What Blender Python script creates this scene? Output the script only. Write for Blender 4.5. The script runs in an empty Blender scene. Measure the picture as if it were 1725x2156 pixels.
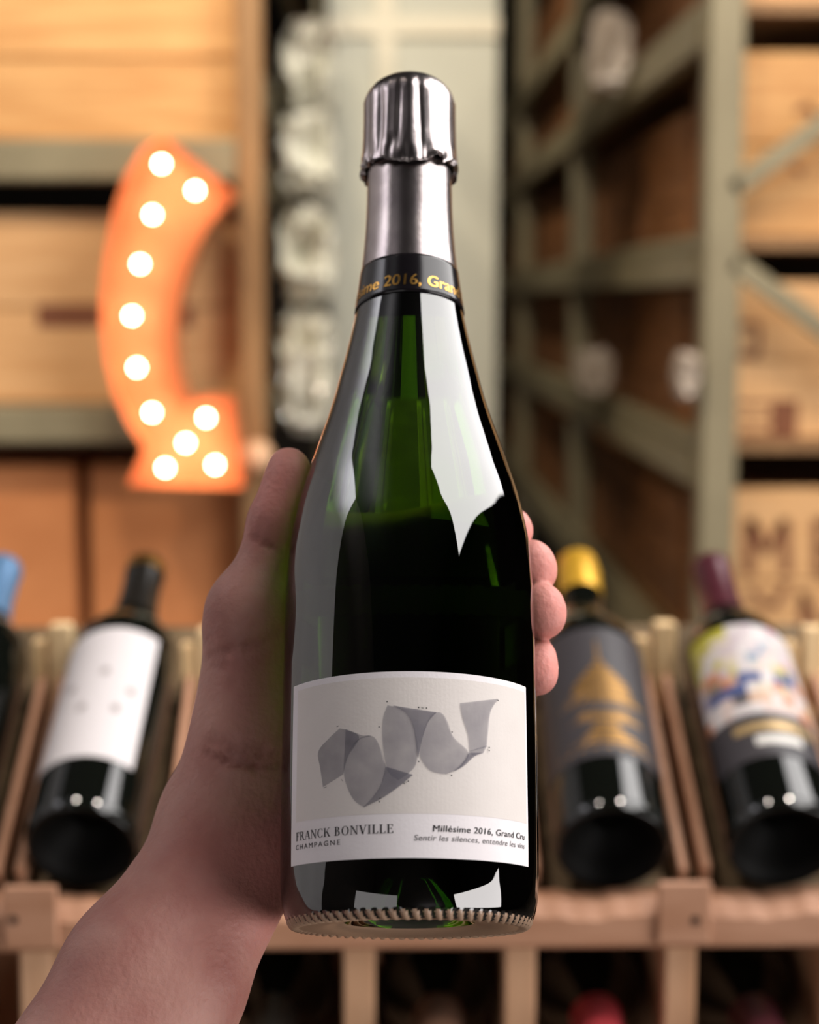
import bpy, bmesh, math, random
import numpy as np
from mathutils import Vector, Matrix

# ------------------------------------------------------------------ camera
F, CX, CY = 3700.0, 862.5, 1078.0          # focal length and centre for the 1725 x 2156 frame
CAM = np.array([0.0, 0.0, 1.5])
_p, _y = math.radians(-6.9), math.radians(1.04)
FW = np.array([math.sin(_y) * math.cos(_p), math.cos(_y) * math.cos(_p), math.sin(_p)])
RT = np.array([math.cos(_y), -math.sin(_y), 0.0])
UP = np.cross(RT, FW)
M3 = np.stack([RT, UP, -FW], 1)            # camera axes -> world
scene = bpy.context.scene
COL = scene.collection
cd = bpy.data.cameras.new('camera')
co = bpy.data.objects.new('camera', cd)
COL.objects.link(co)
co.matrix_world = Matrix([[*M3[i], CAM[i]] for i in range(3)] + [[0, 0, 0, 1]])
cd.sensor_fit = 'VERTICAL'
cd.sensor_height = 36.0
cd.lens = F / 2156 * 36.0
cd.clip_start = 0.02
cd.dof.use_dof = True
cd.dof.focus_distance = 0.592
cd.dof.aperture_fstop = 6.9
cd.dof.aperture_blades = 0
scene.camera = co
scene.view_settings.view_transform = 'Standard'
scene.view_settings.look = 'None'
scene.view_settings.gamma = 1
scene.view_settings.use_curve_mapping = False
scene.view_settings.exposure = 0.0
scene.cycles.use_denoising = True
scene.cycles.max_bounces = 14
scene.cycles.transmission_bounces = 10
scene.cycles.sample_clamp_indirect = 6.0


def cdir(px, py):
    return M3 @ np.array([(px - CX) / F, (CY - py) / F, -1.0])


def C(px, py, d):                          # point at camera depth d
    return CAM + d * cdir(px, py)


def W(px, py, Y):                          # point on the upright plane y = Y
    v = cdir(px, py)
    return CAM + v * (Y / v[1])


# ------------------------------------------------------------------ world and lights
world = bpy.data.worlds.new('world')
scene.world = world
world.use_nodes = True
world.node_tree.nodes['Background'].inputs[0].default_value = (1.0, 0.9, 0.8, 1)
world.node_tree.nodes['Background'].inputs[1].default_value = 0.05


def area(name, loc, u, v, su, sv, watts, color, spread=None):
    """area light whose sides run along u and v and whose face looks along -(u x v)"""
    u = Vector(u).normalized()
    v = Vector(v)
    v = (v - u * v.dot(u)).normalized()
    n = u.cross(v)
    l = bpy.data.lights.new(name, 'AREA')
    l.shape = 'RECTANGLE'
    l.size, l.size_y = su, sv
    l.energy = watts
    l.color = color
    if spread:
        l.spread = math.radians(spread)
    o = bpy.data.objects.new(name, l)
    COL.objects.link(o)
    m = Matrix((u, v, n)).transposed().to_4x4()
    m.translation = Vector(loc)
    o.matrix_world = m
    return o


BOT = Vector((0.0, 0.62, 1.47))            # where the held bottle is, for aiming the lamps
# tall daylight window high on the right
_A, _B, _C = Vector((.69, -.47, .57)), Vector((.80, .58, .27)), Vector((.42, -.17, .90))
_k = 2.1
_u = (_B - _A).normalized()
_v = (_C - _A)
_v = (_v - _u * _v.dot(_u)).normalized()
_su, _sv = 1.12 * _k, .62 * _k
area('window_light', BOT + _k * _A + _u * _su / 2 + _v * _sv / 2, _u, _v, _su, _sv, 68, (1.0, .97, .95))
# added fill lamp, meant to brighten the left wall and the hand
area('wall_fill', (-1.2, .5, 3.2), (0, 1, 0), (1, 0, .55), 1.6, .35, 108, (.95, .95, 1.0))
# warm ceiling track spots over the racks


def spot(name, loc, aim, watts, color, deg=85, rad=.05):
    l = bpy.data.lights.new(name, 'SPOT')
    l.energy = watts
    l.color = color
    l.shadow_soft_size = rad
    l.spot_size = math.radians(deg)
    l.spot_blend = .8
    o = bpy.data.objects.new(name, l)
    COL.objects.link(o)
    o.location = loc
    o.rotation_euler = (Vector(aim) - Vector(loc)).to_track_quat('-Z', 'Y').to_euler()


WARM = (1.0, .84, .64)
spot('track_spot', (-1.15, 1.55, 3.3), (-.95, 3.0, 1.7), 85, WARM)
spot('track_spot', (-.35, 1.60, 3.3), (-.45, 3.2, 1.7), 85, WARM)
spot('track_spot', (.85, 1.70, 3.3), (.95, 3.6, 1.5), 62, WARM)
spot('track_spot', (1.45, 1.70, 3.3), (1.4, 3.1, 1.5), 62, WARM)
spot('track_spot', (-.05, 1.9, 3.3), (.0, 4.0, 2.0), 80, (1.0, .95, .84), 60)
spot('track_spot', (-.62, .80, 3.2), (-.30, 1.34, 1.2), 58, (1.0, .90, .80), 46)
spot('track_spot', (.66, .80, 3.2), (.32, 1.34, 1.2), 58, (1.0, .90, .80), 46)
spot('track_spot', (-.30, 5.0, 3.4), (.6, 6.4, 1.6), 110, (1.0, .88, .70), 100)
area('side_window', (2.4, -.85, .98), (.35, 1, 0), (-.12, 0, 1), 2.4, 1.2, 62, (1.0, .95, .93))
area('front_fill', (-1.5, -1.7, 1.0), (1, -.62, 0), (0, 0, 1), 2.2, 1.3, 12, (1.0, .95, .94))  # added low fill lamp at the left front, no window stands there
area('shop_window', (.95, -2.2, .72), (0, 0, 1), (1, 0, 0), .45, .8, 14, (.85, .9, 1.0))


# ------------------------------------------------------------------ materials
def lin(c):
    return tuple(((v / 255) / 12.92 if v / 255 <= .04045 else ((v / 255 + .055) / 1.055) ** 2.4) for v in c) + (1,)


def mat(name, rgb, rough=.5, metal=0.0, spec=.5, **kw):
    m = bpy.data.materials.new(name)
    m.use_nodes = True
    b = m.node_tree.nodes['Principled BSDF']
    b.inputs['Base Color'].default_value = lin(rgb)
    b.inputs['Roughness'].default_value = rough
    b.inputs['Metallic'].default_value = metal
    b.inputs['Specular IOR Level'].default_value = spec
    for k, v in kw.items():
        b.inputs[k.replace('_', ' ')].default_value = v
    return m


def noisy(m, rgb2, scale=8, stretch=(1, 1, 1), detail=4, lo=.35, hi=.65, bump=0.0, bump_scale=None, rand=0.0, dist=.001):
    """mix the base colour with rgb2 by stretched noise, optionally with bump and per-object variation"""
    nt = m.node_tree
    N, L = nt.nodes, nt.links
    b = N['Principled BSDF']
    tc = N.new('ShaderNodeTexCoord')
    mp = N.new('ShaderNodeMapping')
    mp.inputs['Scale'].default_value = stretch
    L.new(tc.outputs['Object'], mp.inputs['Vector'])
    nz = N.new('ShaderNodeTexNoise')
    nz.inputs['Scale'].default_value = scale
    nz.inputs['Detail'].default_value = detail
    nz.noise_dimensions = '4D'
    oi = N.new('ShaderNodeObjectInfo')
    mul = N.new('ShaderNodeMath')
    mul.operation = 'MULTIPLY'
    mul.inputs[1].default_value = 17.0
    L.new(oi.outputs['Random'], mul.inputs[0])
    L.new(mul.outputs[0], nz.inputs['W'])
    L.new(mp.outputs[0], nz.inputs['Vector'])
    rp = N.new('ShaderNodeValToRGB')
    rp.color_ramp.elements[0].position = lo
    rp.color_ramp.elements[1].position = hi
    rp.color_ramp.elements[0].color = b.inputs['Base Color'].default_value
    rp.color_ramp.elements[1].color = lin(rgb2)
    L.new(nz.outputs['Fac'], rp.inputs[0])
    out = rp.outputs[0]
    if rand:
        hs = N.new('ShaderNodeHueSaturation')
        ma = N.new('ShaderNodeMapRange')
        ma.inputs['To Min'].default_value = 1 - rand
        ma.inputs['To Max'].default_value = 1 + rand
        L.new(oi.outputs['Random'], ma.inputs['Value'])
        L.new(ma.outputs[0], hs.inputs['Value'])
        L.new(out, hs.inputs['Color'])
        out = hs.outputs[0]
    L.new(out, b.inputs['Base Color'])
    if bump:
        bp = N.new('ShaderNodeBump')
        bp.inputs['Strength'].default_value = bump
        bp.inputs['Distance'].default_value = dist
        if bump_scale:
            n2 = N.new('ShaderNodeTexNoise')
            n2.inputs['Scale'].default_value = bump_scale
            n2.inputs['Detail'].default_value = 5
            L.new(mp.outputs[0], n2.inputs['Vector'])
            L.new(n2.outputs['Fac'], bp.inputs['Height'])
        else:
            L.new(nz.outputs['Fac'], bp.inputs['Height'])
        L.new(bp.outputs[0], b.inputs['Normal'])
    return m


pine_x = noisy(mat('crate_pine', (218, 168, 108), .6), (182, 124, 66), 5, (1.2, 1, 14), 5, .3, .75, .3, rand=.10)
pine_pale = noisy(mat('crate_pine_pale', (224, 178, 126), .6), (198, 146, 92), 5, (1.2, 1, 12), 5, .3, .8, .3, rand=.06)
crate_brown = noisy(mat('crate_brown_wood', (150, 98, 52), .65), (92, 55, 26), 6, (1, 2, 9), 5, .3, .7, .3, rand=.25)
card = noisy(mat('cardboard', (208, 136, 84), .8), (192, 120, 70), 7, (1, 1, 2), 4, .3, .7, .1, rand=.05)
rack_pine = noisy(mat('rack_pine', (186, 139, 110), .55), (166, 118, 88), 7, (2, 1, 10), 5, .35, .7, .25, rand=.05)
back_pine = noisy(mat('pale_pine_post', (236, 204, 156), .55), (220, 182, 130), 7, (9, 2, 1), 5, .35, .7, .25)
rack_pine_v = noisy(mat('rack_pine_upright', (214, 170, 134), .55), (194, 146, 108), 7, (9, 2, 1), 5, .35, .7, .25, rand=.05)
steel = noisy(mat('rack_steel', (142, 132, 104), .5, .0), (128, 118, 92), 9, (1, 1, 1), 4, .3, .7, rand=.04)
steel_wood = noisy(mat('brown_upright', (158, 120, 78), .55), (138, 100, 62), 7, (6, 6, 1), 4, .3, .7)
stamp = mat('stamp_ink', (124, 76, 50), .8)
plaster = noisy(mat('pillar_paint', (204, 204, 190), .7), (196, 195, 180), 3, (1, 1, 1), 3, .3, .7)
batten_m = mat('batten_paint', (228, 220, 198), .6)
wall_white = noisy(mat('wall_paint', (232, 230, 232), .8), (222, 220, 222), 2, (1, 1, 1), 3)
wall_dark = noisy(mat('dark_wall', (44, 36, 30), .8), (34, 28, 24), 3)
floor_m = noisy(mat('concrete_floor', (92, 84, 76), .6), (74, 68, 62), 2.5)
ceil_m = mat('dark_ceiling', (24, 22, 21), .9)
black_glass = mat('dark_bottle_glass', (10, 12, 9), .06, 0, .6)
paper = noisy(mat('label_paper', (232, 226, 228), .6), (227, 220, 222), 60, (1, 1, 1), 4, bump=.25, bump_scale=900, dist=.0002)
paper_cream = noisy(mat('label_art_ground', (219, 211, 206), .6), (213, 205, 200), 50, (1, 1, 1), 4, bump=.25, bump_scale=900, dist=.0002)
ink = mat('label_ink', (30, 28, 30), .5)
ink_soft = mat('label_ink_soft', (74, 70, 72), .5)
gold = mat('gold_print', (206, 158, 80), .3, 1.0)
gold_dull = mat('pagoda_gold_print', (158, 118, 62), .38, .75)
black_band = mat('black_foil_band', (22, 19, 22), .17, 0, .4)
foil = mat('silver_foil', (176, 166, 164), .27, 1.0)
foil = noisy(foil, (158, 148, 148), 120, (1, 1, 1), 3, bump=.12, bump_scale=420, dist=.0004)
white_label = mat('white_label', (202, 196, 197), .5)


def bottle_glass():
    m = bpy.data.materials.new('green_glass')
    m.use_nodes = True
    N, L = m.node_tree.nodes, m.node_tree.links
    N.clear()
    out = N.new('ShaderNodeOutputMaterial')
    mix = N.new('ShaderNodeMixShader')
    fr = N.new('ShaderNodeFresnel')
    fr.inputs['IOR'].default_value = 1.88
    rf = N.new('ShaderNodeBsdfRefraction')
    rf.inputs['Color'].default_value = (.205, .385, .022, 1)
    rf.inputs['IOR'].default_value = 1.36
    rf.inputs['Roughness'].default_value = 0.0
    gl = N.new('ShaderNodeBsdfGlossy')
    gl.inputs['Roughness'].default_value = 0.015
    gl.inputs['Color'].default_value = (1, 1, 1, 1)
    L.new(fr.outputs[0], mix.inputs[0])
    L.new(rf.outputs[0], mix.inputs[1])
    L.new(gl.outputs[0], mix.inputs[2])
    L.new(mix.outputs[0], out.inputs[0])
    return m


def gauze():
    m = bpy.data.materials.new('grey_gauze_print')
    m.use_nodes = True
    N, L = m.node_tree.nodes, m.node_tree.links
    N.clear()
    out = N.new('ShaderNodeOutputMaterial')
    mix = N.new('ShaderNodeMixShader')
    mix.inputs[0].default_value = .40
    tr = N.new('ShaderNodeBsdfTransparent')
    df = N.new('ShaderNodeBsdfDiffuse')
    df.inputs['Color'].default_value = lin((122, 119, 130))
    tc = N.new('ShaderNodeTexCoord')
    nz = N.new('ShaderNodeTexNoise')
    nz.inputs['Scale'].default_value = 120
    nz.inputs['Detail'].default_value = 6
    mr = N.new('ShaderNodeMapRange')
    mr.inputs['From Min'].default_value = .3
    mr.inputs['From Max'].default_value = .7
    mr.inputs['To Min'].default_value = .33
    mr.inputs['To Max'].default_value = .47
    L.new(tc.outputs['Object'], nz.inputs['Vector'])
    L.new(nz.outputs['Fac'], mr.inputs['Value'])
    L.new(mr.outputs[0], mix.inputs[0])
    L.new(tr.outputs[0], mix.inputs[1])
    L.new(df.outputs[0], mix.inputs[2])
    L.new(mix.outputs[0], out.inputs[0])
    return m


def emitter(name, rgb, strength):
    m = bpy.data.materials.new(name)
    m.use_nodes = True
    b = m.node_tree.nodes['Principled BSDF']
    b.inputs['Base Color'].default_value = lin(rgb)
    b.inputs['Emission Color'].default_value = lin(rgb)
    b.inputs['Emission Strength'].default_value = strength
    return m


# ------------------------------------------------------------------ builders
def mesh_obj(name, verts, faces, m, parent=None, smooth=False):
    me = bpy.data.meshes.new(name)
    me.from_pydata([tuple(map(float, v)) for v in verts], [], [tuple(int(i) for i in f) for f in faces])
    me.update()
    if m:
        me.materials.append(m)
    if smooth:
        me.polygons.foreach_set('use_smooth', [True] * len(me.polygons))
    o = bpy.data.objects.new(name, me)
    COL.objects.link(o)
    if parent is not None:
        o.parent = parent
    return o


def tag(o, label=None, cat=None, group=None, kind=None):
    if label:
        o['label'] = label
    if cat:
        o['category'] = cat
    if group:
        o['group'] = group
    if kind:
        o['kind'] = kind
    return o


def thing(name, label, cat, loc=(0, 0, 0), group=None, mat3=None):
    o = bpy.data.objects.new(name, None)
    o.empty_display_size = .02
    COL.objects.link(o)
    m = Matrix.Identity(4) if mat3 is None else Matrix([list(map(float, r)) for r in mat3]).to_4x4()
    m.translation = Vector([float(v) for v in loc])
    o.matrix_world = m
    return tag(o, label, cat, group)


def copy_tree(o, parent=None):
    c = o.copy()
    COL.objects.link(c)
    if parent is not None:
        c.parent = parent
    for ch in list(o.children):
        copy_tree(ch, c)
    return c


def box_data(lo, hi, bev=0.0):
    """vertices and faces of a box, edges chamfered by bev"""
    bm = bmesh.new()
    bmesh.ops.create_cube(bm, size=1)
    lo, hi = np.minimum(lo, hi), np.maximum(lo, hi)
    for v in bm.verts:
        for k in range(3):
            v.co[k] = lo[k] + (v.co[k] + .5) * (hi[k] - lo[k])
    if bev > 0:
        bmesh.ops.bevel(bm, geom=bm.edges[:], offset=bev, segments=1, affect='EDGES')
    vs = [v.co[:] for v in bm.verts]
    for i, v in enumerate(bm.verts):
        v.index = i
    fs = [[v.index for v in f.verts] for f in bm.faces]
    bm.free()
    return vs, fs


def box(name, lo, hi, m, parent=None, bev=0.0, org=(0, 0, 0)):
    vs, fs = box_data(np.array(lo, float), np.array(hi, float), bev)
    return mesh_obj(name, np.array(vs) - np.array(org, float), fs, m, parent)


def bar(name, a, b, wdt, hgt, upv, m, parent=None, bev=0.0, org=(0, 0, 0)):
    """straight bar from a to b with section wdt x hgt, hgt along upv"""
    a, b = np.array(a, float), np.array(b, float)
    d = b - a
    L = np.linalg.norm(d)
    d /= L
    n = np.array(upv, float)
    n -= d * (n @ d)
    n /= np.linalg.norm(n)
    s = np.cross(d, n)
    vs, fs = box_data(np.array([0, -wdt / 2, -hgt / 2]), np.array([L, wdt / 2, hgt / 2]), bev)
    vs = [a + d * v[0] + s * v[1] + n * v[2] - np.array(org, float) for v in vs]
    return mesh_obj(name, vs, fs, m, parent)


def lathe_data(prof, seg=64, rfun=None):
    """prof: list of (r, z); a point with r = 0 closes to the axis. rfun(i, phi) -> (dr, dz)"""
    vs, fs, rings = [], [], []
    ph = np.linspace(0, 2 * math.pi, seg, endpoint=False)
    for i, (r, z) in enumerate(prof):
        if r <= 1e-7:
            rings.append([len(vs)])
            vs.append((0, 0, z))
            continue
        ring = []
        for p in ph:
            dr, dz = rfun(i, p) if rfun else (0, 0)
            ring.append(len(vs))
            vs.append(((r + dr) * math.sin(p), -(r + dr) * math.cos(p), z + dz))
        rings.append(ring)
    for a, b in zip(rings, rings[1:]):
        for k in range(seg):
            k2 = (k + 1) % seg
            if len(a) == 1 and len(b) > 1:
                fs.append((a[0], b[k2], b[k])[::-1])
            elif len(b) == 1 and len(a) > 1:
                fs.append((a[k], a[k2], b[0]))
            elif len(a) > 1:
                fs.append((a[k], a[k2], b[k2], b[k]))
    return vs, fs


def lathe(name, prof, m, parent=None, seg=64, rfun=None):
    vs, fs = lathe_data(prof, seg, rfun)
    return mesh_obj(name, vs, fs, m, parent, True)


def smooth_profile(pts, n):
    """Catmull-Rom through (r, z) points"""
    P = np.array([pts[0]] + list(pts) + [pts[-1]], float)
    out = []
    for i in range(1, len(P) - 2):
        p0, p1, p2, p3 = P[i - 1:i + 3]
        for t in np.linspace(0, 1, n, endpoint=False):
            out.append(.5 * (2 * p1 + (p2 - p0) * t + (2 * p0 - 5 * p1 + 4 * p2 - p3) * t * t + (3 * p1 - p0 - 3 * p2 + p3) * t ** 3))
    out.append(P[-2])
    return [(max(0.0, r), z) for r, z in out]


class Frame:
    """a bottle's own frame: local z is its axis, local -y faces the camera"""

    def __init__(self, org, X, Y, Z):
        self.org, self.R = np.array(org, float), np.stack([X, Y, Z], 1)

    def hit(self, px, py, rad):
        """where the camera ray of a pixel meets the cylinder of radius rad: (phi, s)"""
        o = self.R.T @ (CAM - self.org)
        d = self.R.T @ cdir(px, py)
        rad = rad if callable(rad) else (lambda s, r=rad: r)
        s = .1
        for _ in range(30):
            r = rad(s)
            A = d[0] ** 2 + d[1] ** 2
            B = o[0] * d[0] + o[1] * d[1]
            Cc = o[0] ** 2 + o[1] ** 2 - r * r
            disc = max(0.0, B * B - A * Cc)
            t = (-B - math.sqrt(disc)) / A
            p = o + t * d
            s2 = p[2]
            if abs(s2 - s) < 1e-6:
                break
            s = .5 * s + .5 * s2
        return math.atan2(p[0], -p[1]), p[2]


def cyl(phi, s, r):
    return (r * math.sin(phi), -r * math.cos(phi), s)


def patch(name, p0, p1, s0, s1, rad, m, parent, nu=40, nv=8, thick=.00012, shape=None):
    """paper patch wrapped on a bottle, with thickness; shape(u, v) may bend the edges"""
    rad = rad if callable(rad) else (lambda s, r=rad: r)
    vs, fs = [], []
    for lay in (0, 1):
        for j in range(nv + 1):
            for i in range(nu + 1):
                u, v = i / nu, j / nv
                ph, s = p0 + (p1 - p0) * u, s0 + (s1 - s0) * v
                if shape:
                    ph, s = shape(u, v, ph, s)
                vs.append(cyl(ph, s, rad(s) + (thick if lay else 0)))
    n = (nu + 1) * (nv + 1)
    idx = lambda i, j, l: l * n + j * (nu + 1) + i
    for j in range(nv):
        for i in range(nu):
            fs.append((idx(i, j, 1), idx(i + 1, j, 1), idx(i + 1, j + 1, 1), idx(i, j + 1, 1)))
            fs.append((idx(i, j, 0), idx(i, j + 1, 0), idx(i + 1, j + 1, 0), idx(i + 1, j, 0)))
    for i in range(nu):
        fs.append((idx(i, 0, 0), idx(i + 1, 0, 0), idx(i + 1, 0, 1), idx(i, 0, 1)))
        fs.append((idx(i, nv, 1), idx(i + 1, nv, 1), idx(i + 1, nv, 0), idx(i, nv, 0)))
    for j in range(nv):
        fs.append((idx(0, j, 1), idx(0, j + 1, 1), idx(0, j + 1, 0), idx(0, j, 0)))
        fs.append((idx(nu, j, 0), idx(nu, j + 1, 0), idx(nu, j + 1, 1), idx(nu, j, 1)))
    return mesh_obj(name, vs, fs, m, parent, False)


def text_data(s, bold=0.0, shear=0.0, spacing=1.0, heavy=0.0):
    c = bpy.data.curves.new('text', 'FONT')
    c.body = s
    c.size = 1.0
    c.offset = bold
    c.shear = shear
    c.space_character = spacing
    c.resolution_u = 4
    o = bpy.data.objects.new('text', c)
    COL.objects.link(o)
    dg = bpy.context.evaluated_depsgraph_get()
    dg.update()
    me = bpy.data.meshes.new_from_object(o.evaluated_get(dg))
    vs = np.array([v.co[:] for v in me.vertices])
    fs = [list(p.vertices) for p in me.polygons]
    bpy.data.objects.remove(o)
    bpy.data.curves.remove(c)
    bpy.data.meshes.remove(me)
    vs = vs[:, :2]
    if heavy:                                # heavier strokes: the outline laid down again a little to each side
        n = len(vs)
        vs = np.vstack([vs + (d, 0) for d in (-heavy, 0, heavy)])
        fs = [[i + k * n for i in f] for k in range(3) for f in fs]
    return vs, fs


def wrap_text(name, vf, pa, pb, s0, height, cap, rad, m, parent, thick=None):
    """lay flat lettering on a bottle: its width runs from angle pa to pb, its baseline at s0; cap = cap height in the text's own units"""
    vs, fs = vf
    x0, x1 = vs[:, 0].min(), vs[:, 0].max()
    rad = rad if callable(rad) else (lambda s, r=rad: r)
    k = height / cap
    out = []
    for x, y in vs:
        s = s0 + y * k
        out.append(cyl(pa + (pb - pa) * (x - x0) / (x1 - x0), s, rad(s)))
    return mesh_obj(name, out, fs, m, parent)


# serif capitals drawn as polygons (cap height 1)
def serif_caps(word):
    T, t, sv, sh = .135, .05, .085, .045

    def rect(x0, y0, x1, y1):
        return [(x0, y0), (x1, y0), (x1, y1), (x0, y1)]

    def stem(x, y0=0.0, y1=1.0, w=T, b=True, tp=True):
        out = [rect(x, y0, x + w, y1)]
        if b:
            out.append(rect(x - sv, y0, x + w + sv, y0 + sh))
        if tp:
            out.append(rect(x - sv, y1 - sh, x + w + sv, y1))
        return out

    def bowl(cx, cy, rx, ry, wx, wy, a0, a1, n=14):
        out = []
        for i in range(n):
            q = []
            for a, s in ((a0 + (a1 - a0) * i / n, 1), (a0 + (a1 - a0) * (i + 1) / n, 1), (a0 + (a1 - a0) * (i + 1) / n, 0), (a0 + (a1 - a0) * i / n, 0)):
                a = math.radians(a)
                q.append((cx + (rx - (0 if s else wx)) * math.cos(a), cy + (ry - (0 if s else wy)) * math.sin(a)))
            out.append(q)
        return out

    def diag(x0, y0, x1, y1, w):
        return [[(x0, y0), (x0 + w, y0), (x1 + w, y1), (x1, y1)]]

    G = {
        'F': (.62, stem(.1) + [rect(.1, .95, .58, 1), [(.53, .76), (.58, .76), (.58, .95), (.50, .95)], rect(.2, .50, .46, .55), rect(.42, .42, .46, .63)]),
        'R': (.74, stem(.1) + bowl(.30, .755, .27, .245, T, t, -90, 90) + [rect(.2, .95, .31, 1), rect(.2, .51, .31, .56)] + diag(.60, 0, .31, .52, .15) + [rect(.58, 0, .80, sh)]),
        'A': (.78, diag(.06, 0, .36, 1, .055) + diag(.60, 0, .34, 1, .15) + [rect(.2, .33, .62, .38), rect(-.02, 0, .2, sh), rect(.52, 0, .82, sh)]),
        'N': (.84, stem(.12, w=.06) + stem(.68, w=.06, b=False) + diag(.64, 0, .10, 1, .14) + [rect(.02, .955, .14, 1)]),
        'C': (.74, bowl(.43, .5, .39, .52, .14, .045, 48, 312) + [rect(.655, .70, .70, .98), rect(.655, .02, .70, .26)]),
        'K': (.80, stem(.1) + diag(.24, .45, .60, .97, .06) + diag(.62, 0, .34, .58, .155) + [rect(.52, .955, .78, 1), rect(.56, 0, .84, sh)]),
        'B': (.70, stem(.1) + bowl(.30, .765, .25, .235, T, t, -90, 90) + bowl(.31, .275, .31, .275, T + .01, t, -90, 90) + [rect(.2, .95, .31, 1), rect(.2, .50, .32, .55), rect(.2, 0, .32, .05)]),
        'O': (.84, bowl(.42, .5, .38, .52, .14, .045, 0, 360, 28)),
        'V': (.78, diag(.34, 0, .06, 1, .15) + diag(.36, 0, .66, 1, .055) + [rect(-.02, .955, .29, 1), rect(.56, .955, .80, 1)]),
        'I': (.36, stem(.11)),
        'L': (.62, stem(.1) + [rect(.1, 0, .58, .05), [(.50, .05), (.58, .05), (.58, .27), (.53, .27)]]),
        'E': (.66, stem(.1) + [rect(.1, .95, .56, 1), [(.51, .76), (.56, .76), (.56, .95), (.48, .95)], rect(.2, .50, .46, .55), rect(.42, .42, .46, .63), rect(.1, 0, .60, .05), [(.50, .05), (.60, .05), (.60, .26), (.55, .26)]]),
        ' ': (.34, []),
    }
    vs, fs, x = [], [], 0.0
    for ch in word:
        w, polys = G[ch]
        for q in polys:
            ar = sum(q[i][0] * q[(i + 1) % len(q)][1] - q[(i + 1) % len(q)][0] * q[i][1] for i in range(len(q)))
            q = q if ar > 0 else q[::-1]
            fs.append(list(range(len(vs), len(vs) + len(q))))
            vs += [(x + a, b) for a, b in q]
        x += w + .07
    return np.array(vs), fs


# ------------------------------------------------------------------ the room
def struct(name, lo, hi, m):
    return tag(box(name, lo, hi, m), kind='structure')


X0, X1, Y0, Y1, ZC = -2.1, 3.3, -2.6, 9.6, 3.6
struct('floor', (X0 - .1, Y0 - .1, -.1), (X1 + .1, Y1 + .1, 0), floor_m)
struct('ceiling', (X0 - .1, Y0 - .1, ZC), (X1 + .1, Y1 + .1, ZC + .1), ceil_m)
struct('wall_left', (X0 - .1, .25, 0), (X0, Y1, ZC), wall_white)
struct('wall_left_front', (X0 - .1, Y0, 0), (X0, .25, ZC), wall_dark)
struct('wall_right', (X1, Y0, 0), (X1 + .1, Y1, ZC), wall_dark)
struct('wall_back', (X0 - .1, Y1, 0), (X1 + .1, Y1 + .1, ZC), wall_dark)
struct('wall_front', (X0 - .1, Y0 - .1, 0), (X1 + .1, Y0, ZC), wall_dark)

# pillar
PY = 4.0
pl, pr = W(693, 500, PY)[0], W(1048, 500, PY)[0]
pil = thing('pillar', 'pale greenish grey square pillar behind the bottle neck', 'pillar', ((pl + pr) / 2, PY, 0))
pil['kind'] = 'structure'
porg = ((pl + pr) / 2, PY, 0)
box('shaft', (pl, PY, 0), (pr, PY + (pr - pl), ZC), plaster, pil, .004, porg)
bx0, bx1 = W(792, 100, PY)[0], W(832, 100, PY)[0]
bz0, bz1 = W(800, 78, PY)[2], W(800, 36, PY)[2]
box('batten', (bx0, PY - .012, bz0 - .9), (bx1, PY, ZC), batten_m, pil, .002, porg)
box('batten', (pl, PY - .014, bz0), (pr, PY, bz1), batten_m, pil, .002, porg)


# ------------------------------------------------------------------ crates and racks
def crate(name, label, lo, hi, m, nplank, group=None, side=None, cat='crate', nside=3):
    """nailed wooden crate: corner posts, front planks, side planks and a lid"""
    lo, hi = np.array(lo, float), np.array(hi, float)
    org = np.array([(lo[0] + hi[0]) / 2, lo[1], lo[2]])
    t = thing(name, label, cat, org, group)
    L, H = lo - org, hi - org
    w = .012
    z = np.linspace(L[2], H[2], nplank + 1)
    for i in range(nplank):
        box('front_plank', (L[0], L[1], z[i] + .0015), (H[0], L[1] + w, z[i + 1] - .0015), m, t, .002)
    zs = np.linspace(L[2], H[2], nside + 1)
    for sx in (0, 1):
        x = (L[0], L[0] + w) if sx == 0 else (H[0] - w, H[0])
        for i in range(nside):
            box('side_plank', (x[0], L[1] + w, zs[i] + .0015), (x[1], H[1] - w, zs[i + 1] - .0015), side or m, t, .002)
    box('back_panel', (L[0], H[1] - w, L[2]), (H[0], H[1], H[2]), side or m, t)
    box('bottom_panel', (L[0] + w, L[1] + w, L[2]), (H[0] - w, H[1] - w, L[2] + w), side or m, t)
    box('lid', (L[0] + w, L[1] + w, H[2] - w), (H[0] - w, H[1] - w, H[2] - .002), side or m, t)
    return t, org


FY = 3.0                                    # front plane of the racks
# left rack
zt = lambda py, Y=FY, px=300: W(px, py, Y)[2]
xt = lambda px, Y=FY, py=600: W(px, py, Y)[0]
LX0 = xt(-420)
LR = xt(503)
rk = thing('pallet_rack', 'grey steel storage rack with a brown upright, holding pale crates behind the lit sign', 'rack', (xt(532), FY, 0))
rorg = (xt(532), FY, 0)
box('upright', (xt(507), FY - .05, 0), (xt(559), FY + .02, ZC - .1), steel_wood, rk, .004, rorg)
box('upright', (LX0 - .06, FY - .05, 0), (LX0, FY + .02, ZC - .1), steel_wood, rk, .004, rorg)
SH = [(297, 383), (852, 928), (1340, 1420)]
for a, b in SH:
    box('shelf_beam', (LX0, FY - .045, zt(b)), (xt(507), FY + .01, zt(a)), steel, rk, .004, rorg)
    box('shelf_board', (LX0, FY + .01, zt(a) - .02), (xt(507), FY + .62, zt(a)), steel_wood, rk, .002, rorg)
for a, b in SH[:2]:
    z = (zt(a) + zt(b)) / 2
    bar('side_beam', (xt(518), FY + .02, z), (xt(518), 6.6, z), .022, .07, (0, 0, 1), steel, rk, .003, rorg)
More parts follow.
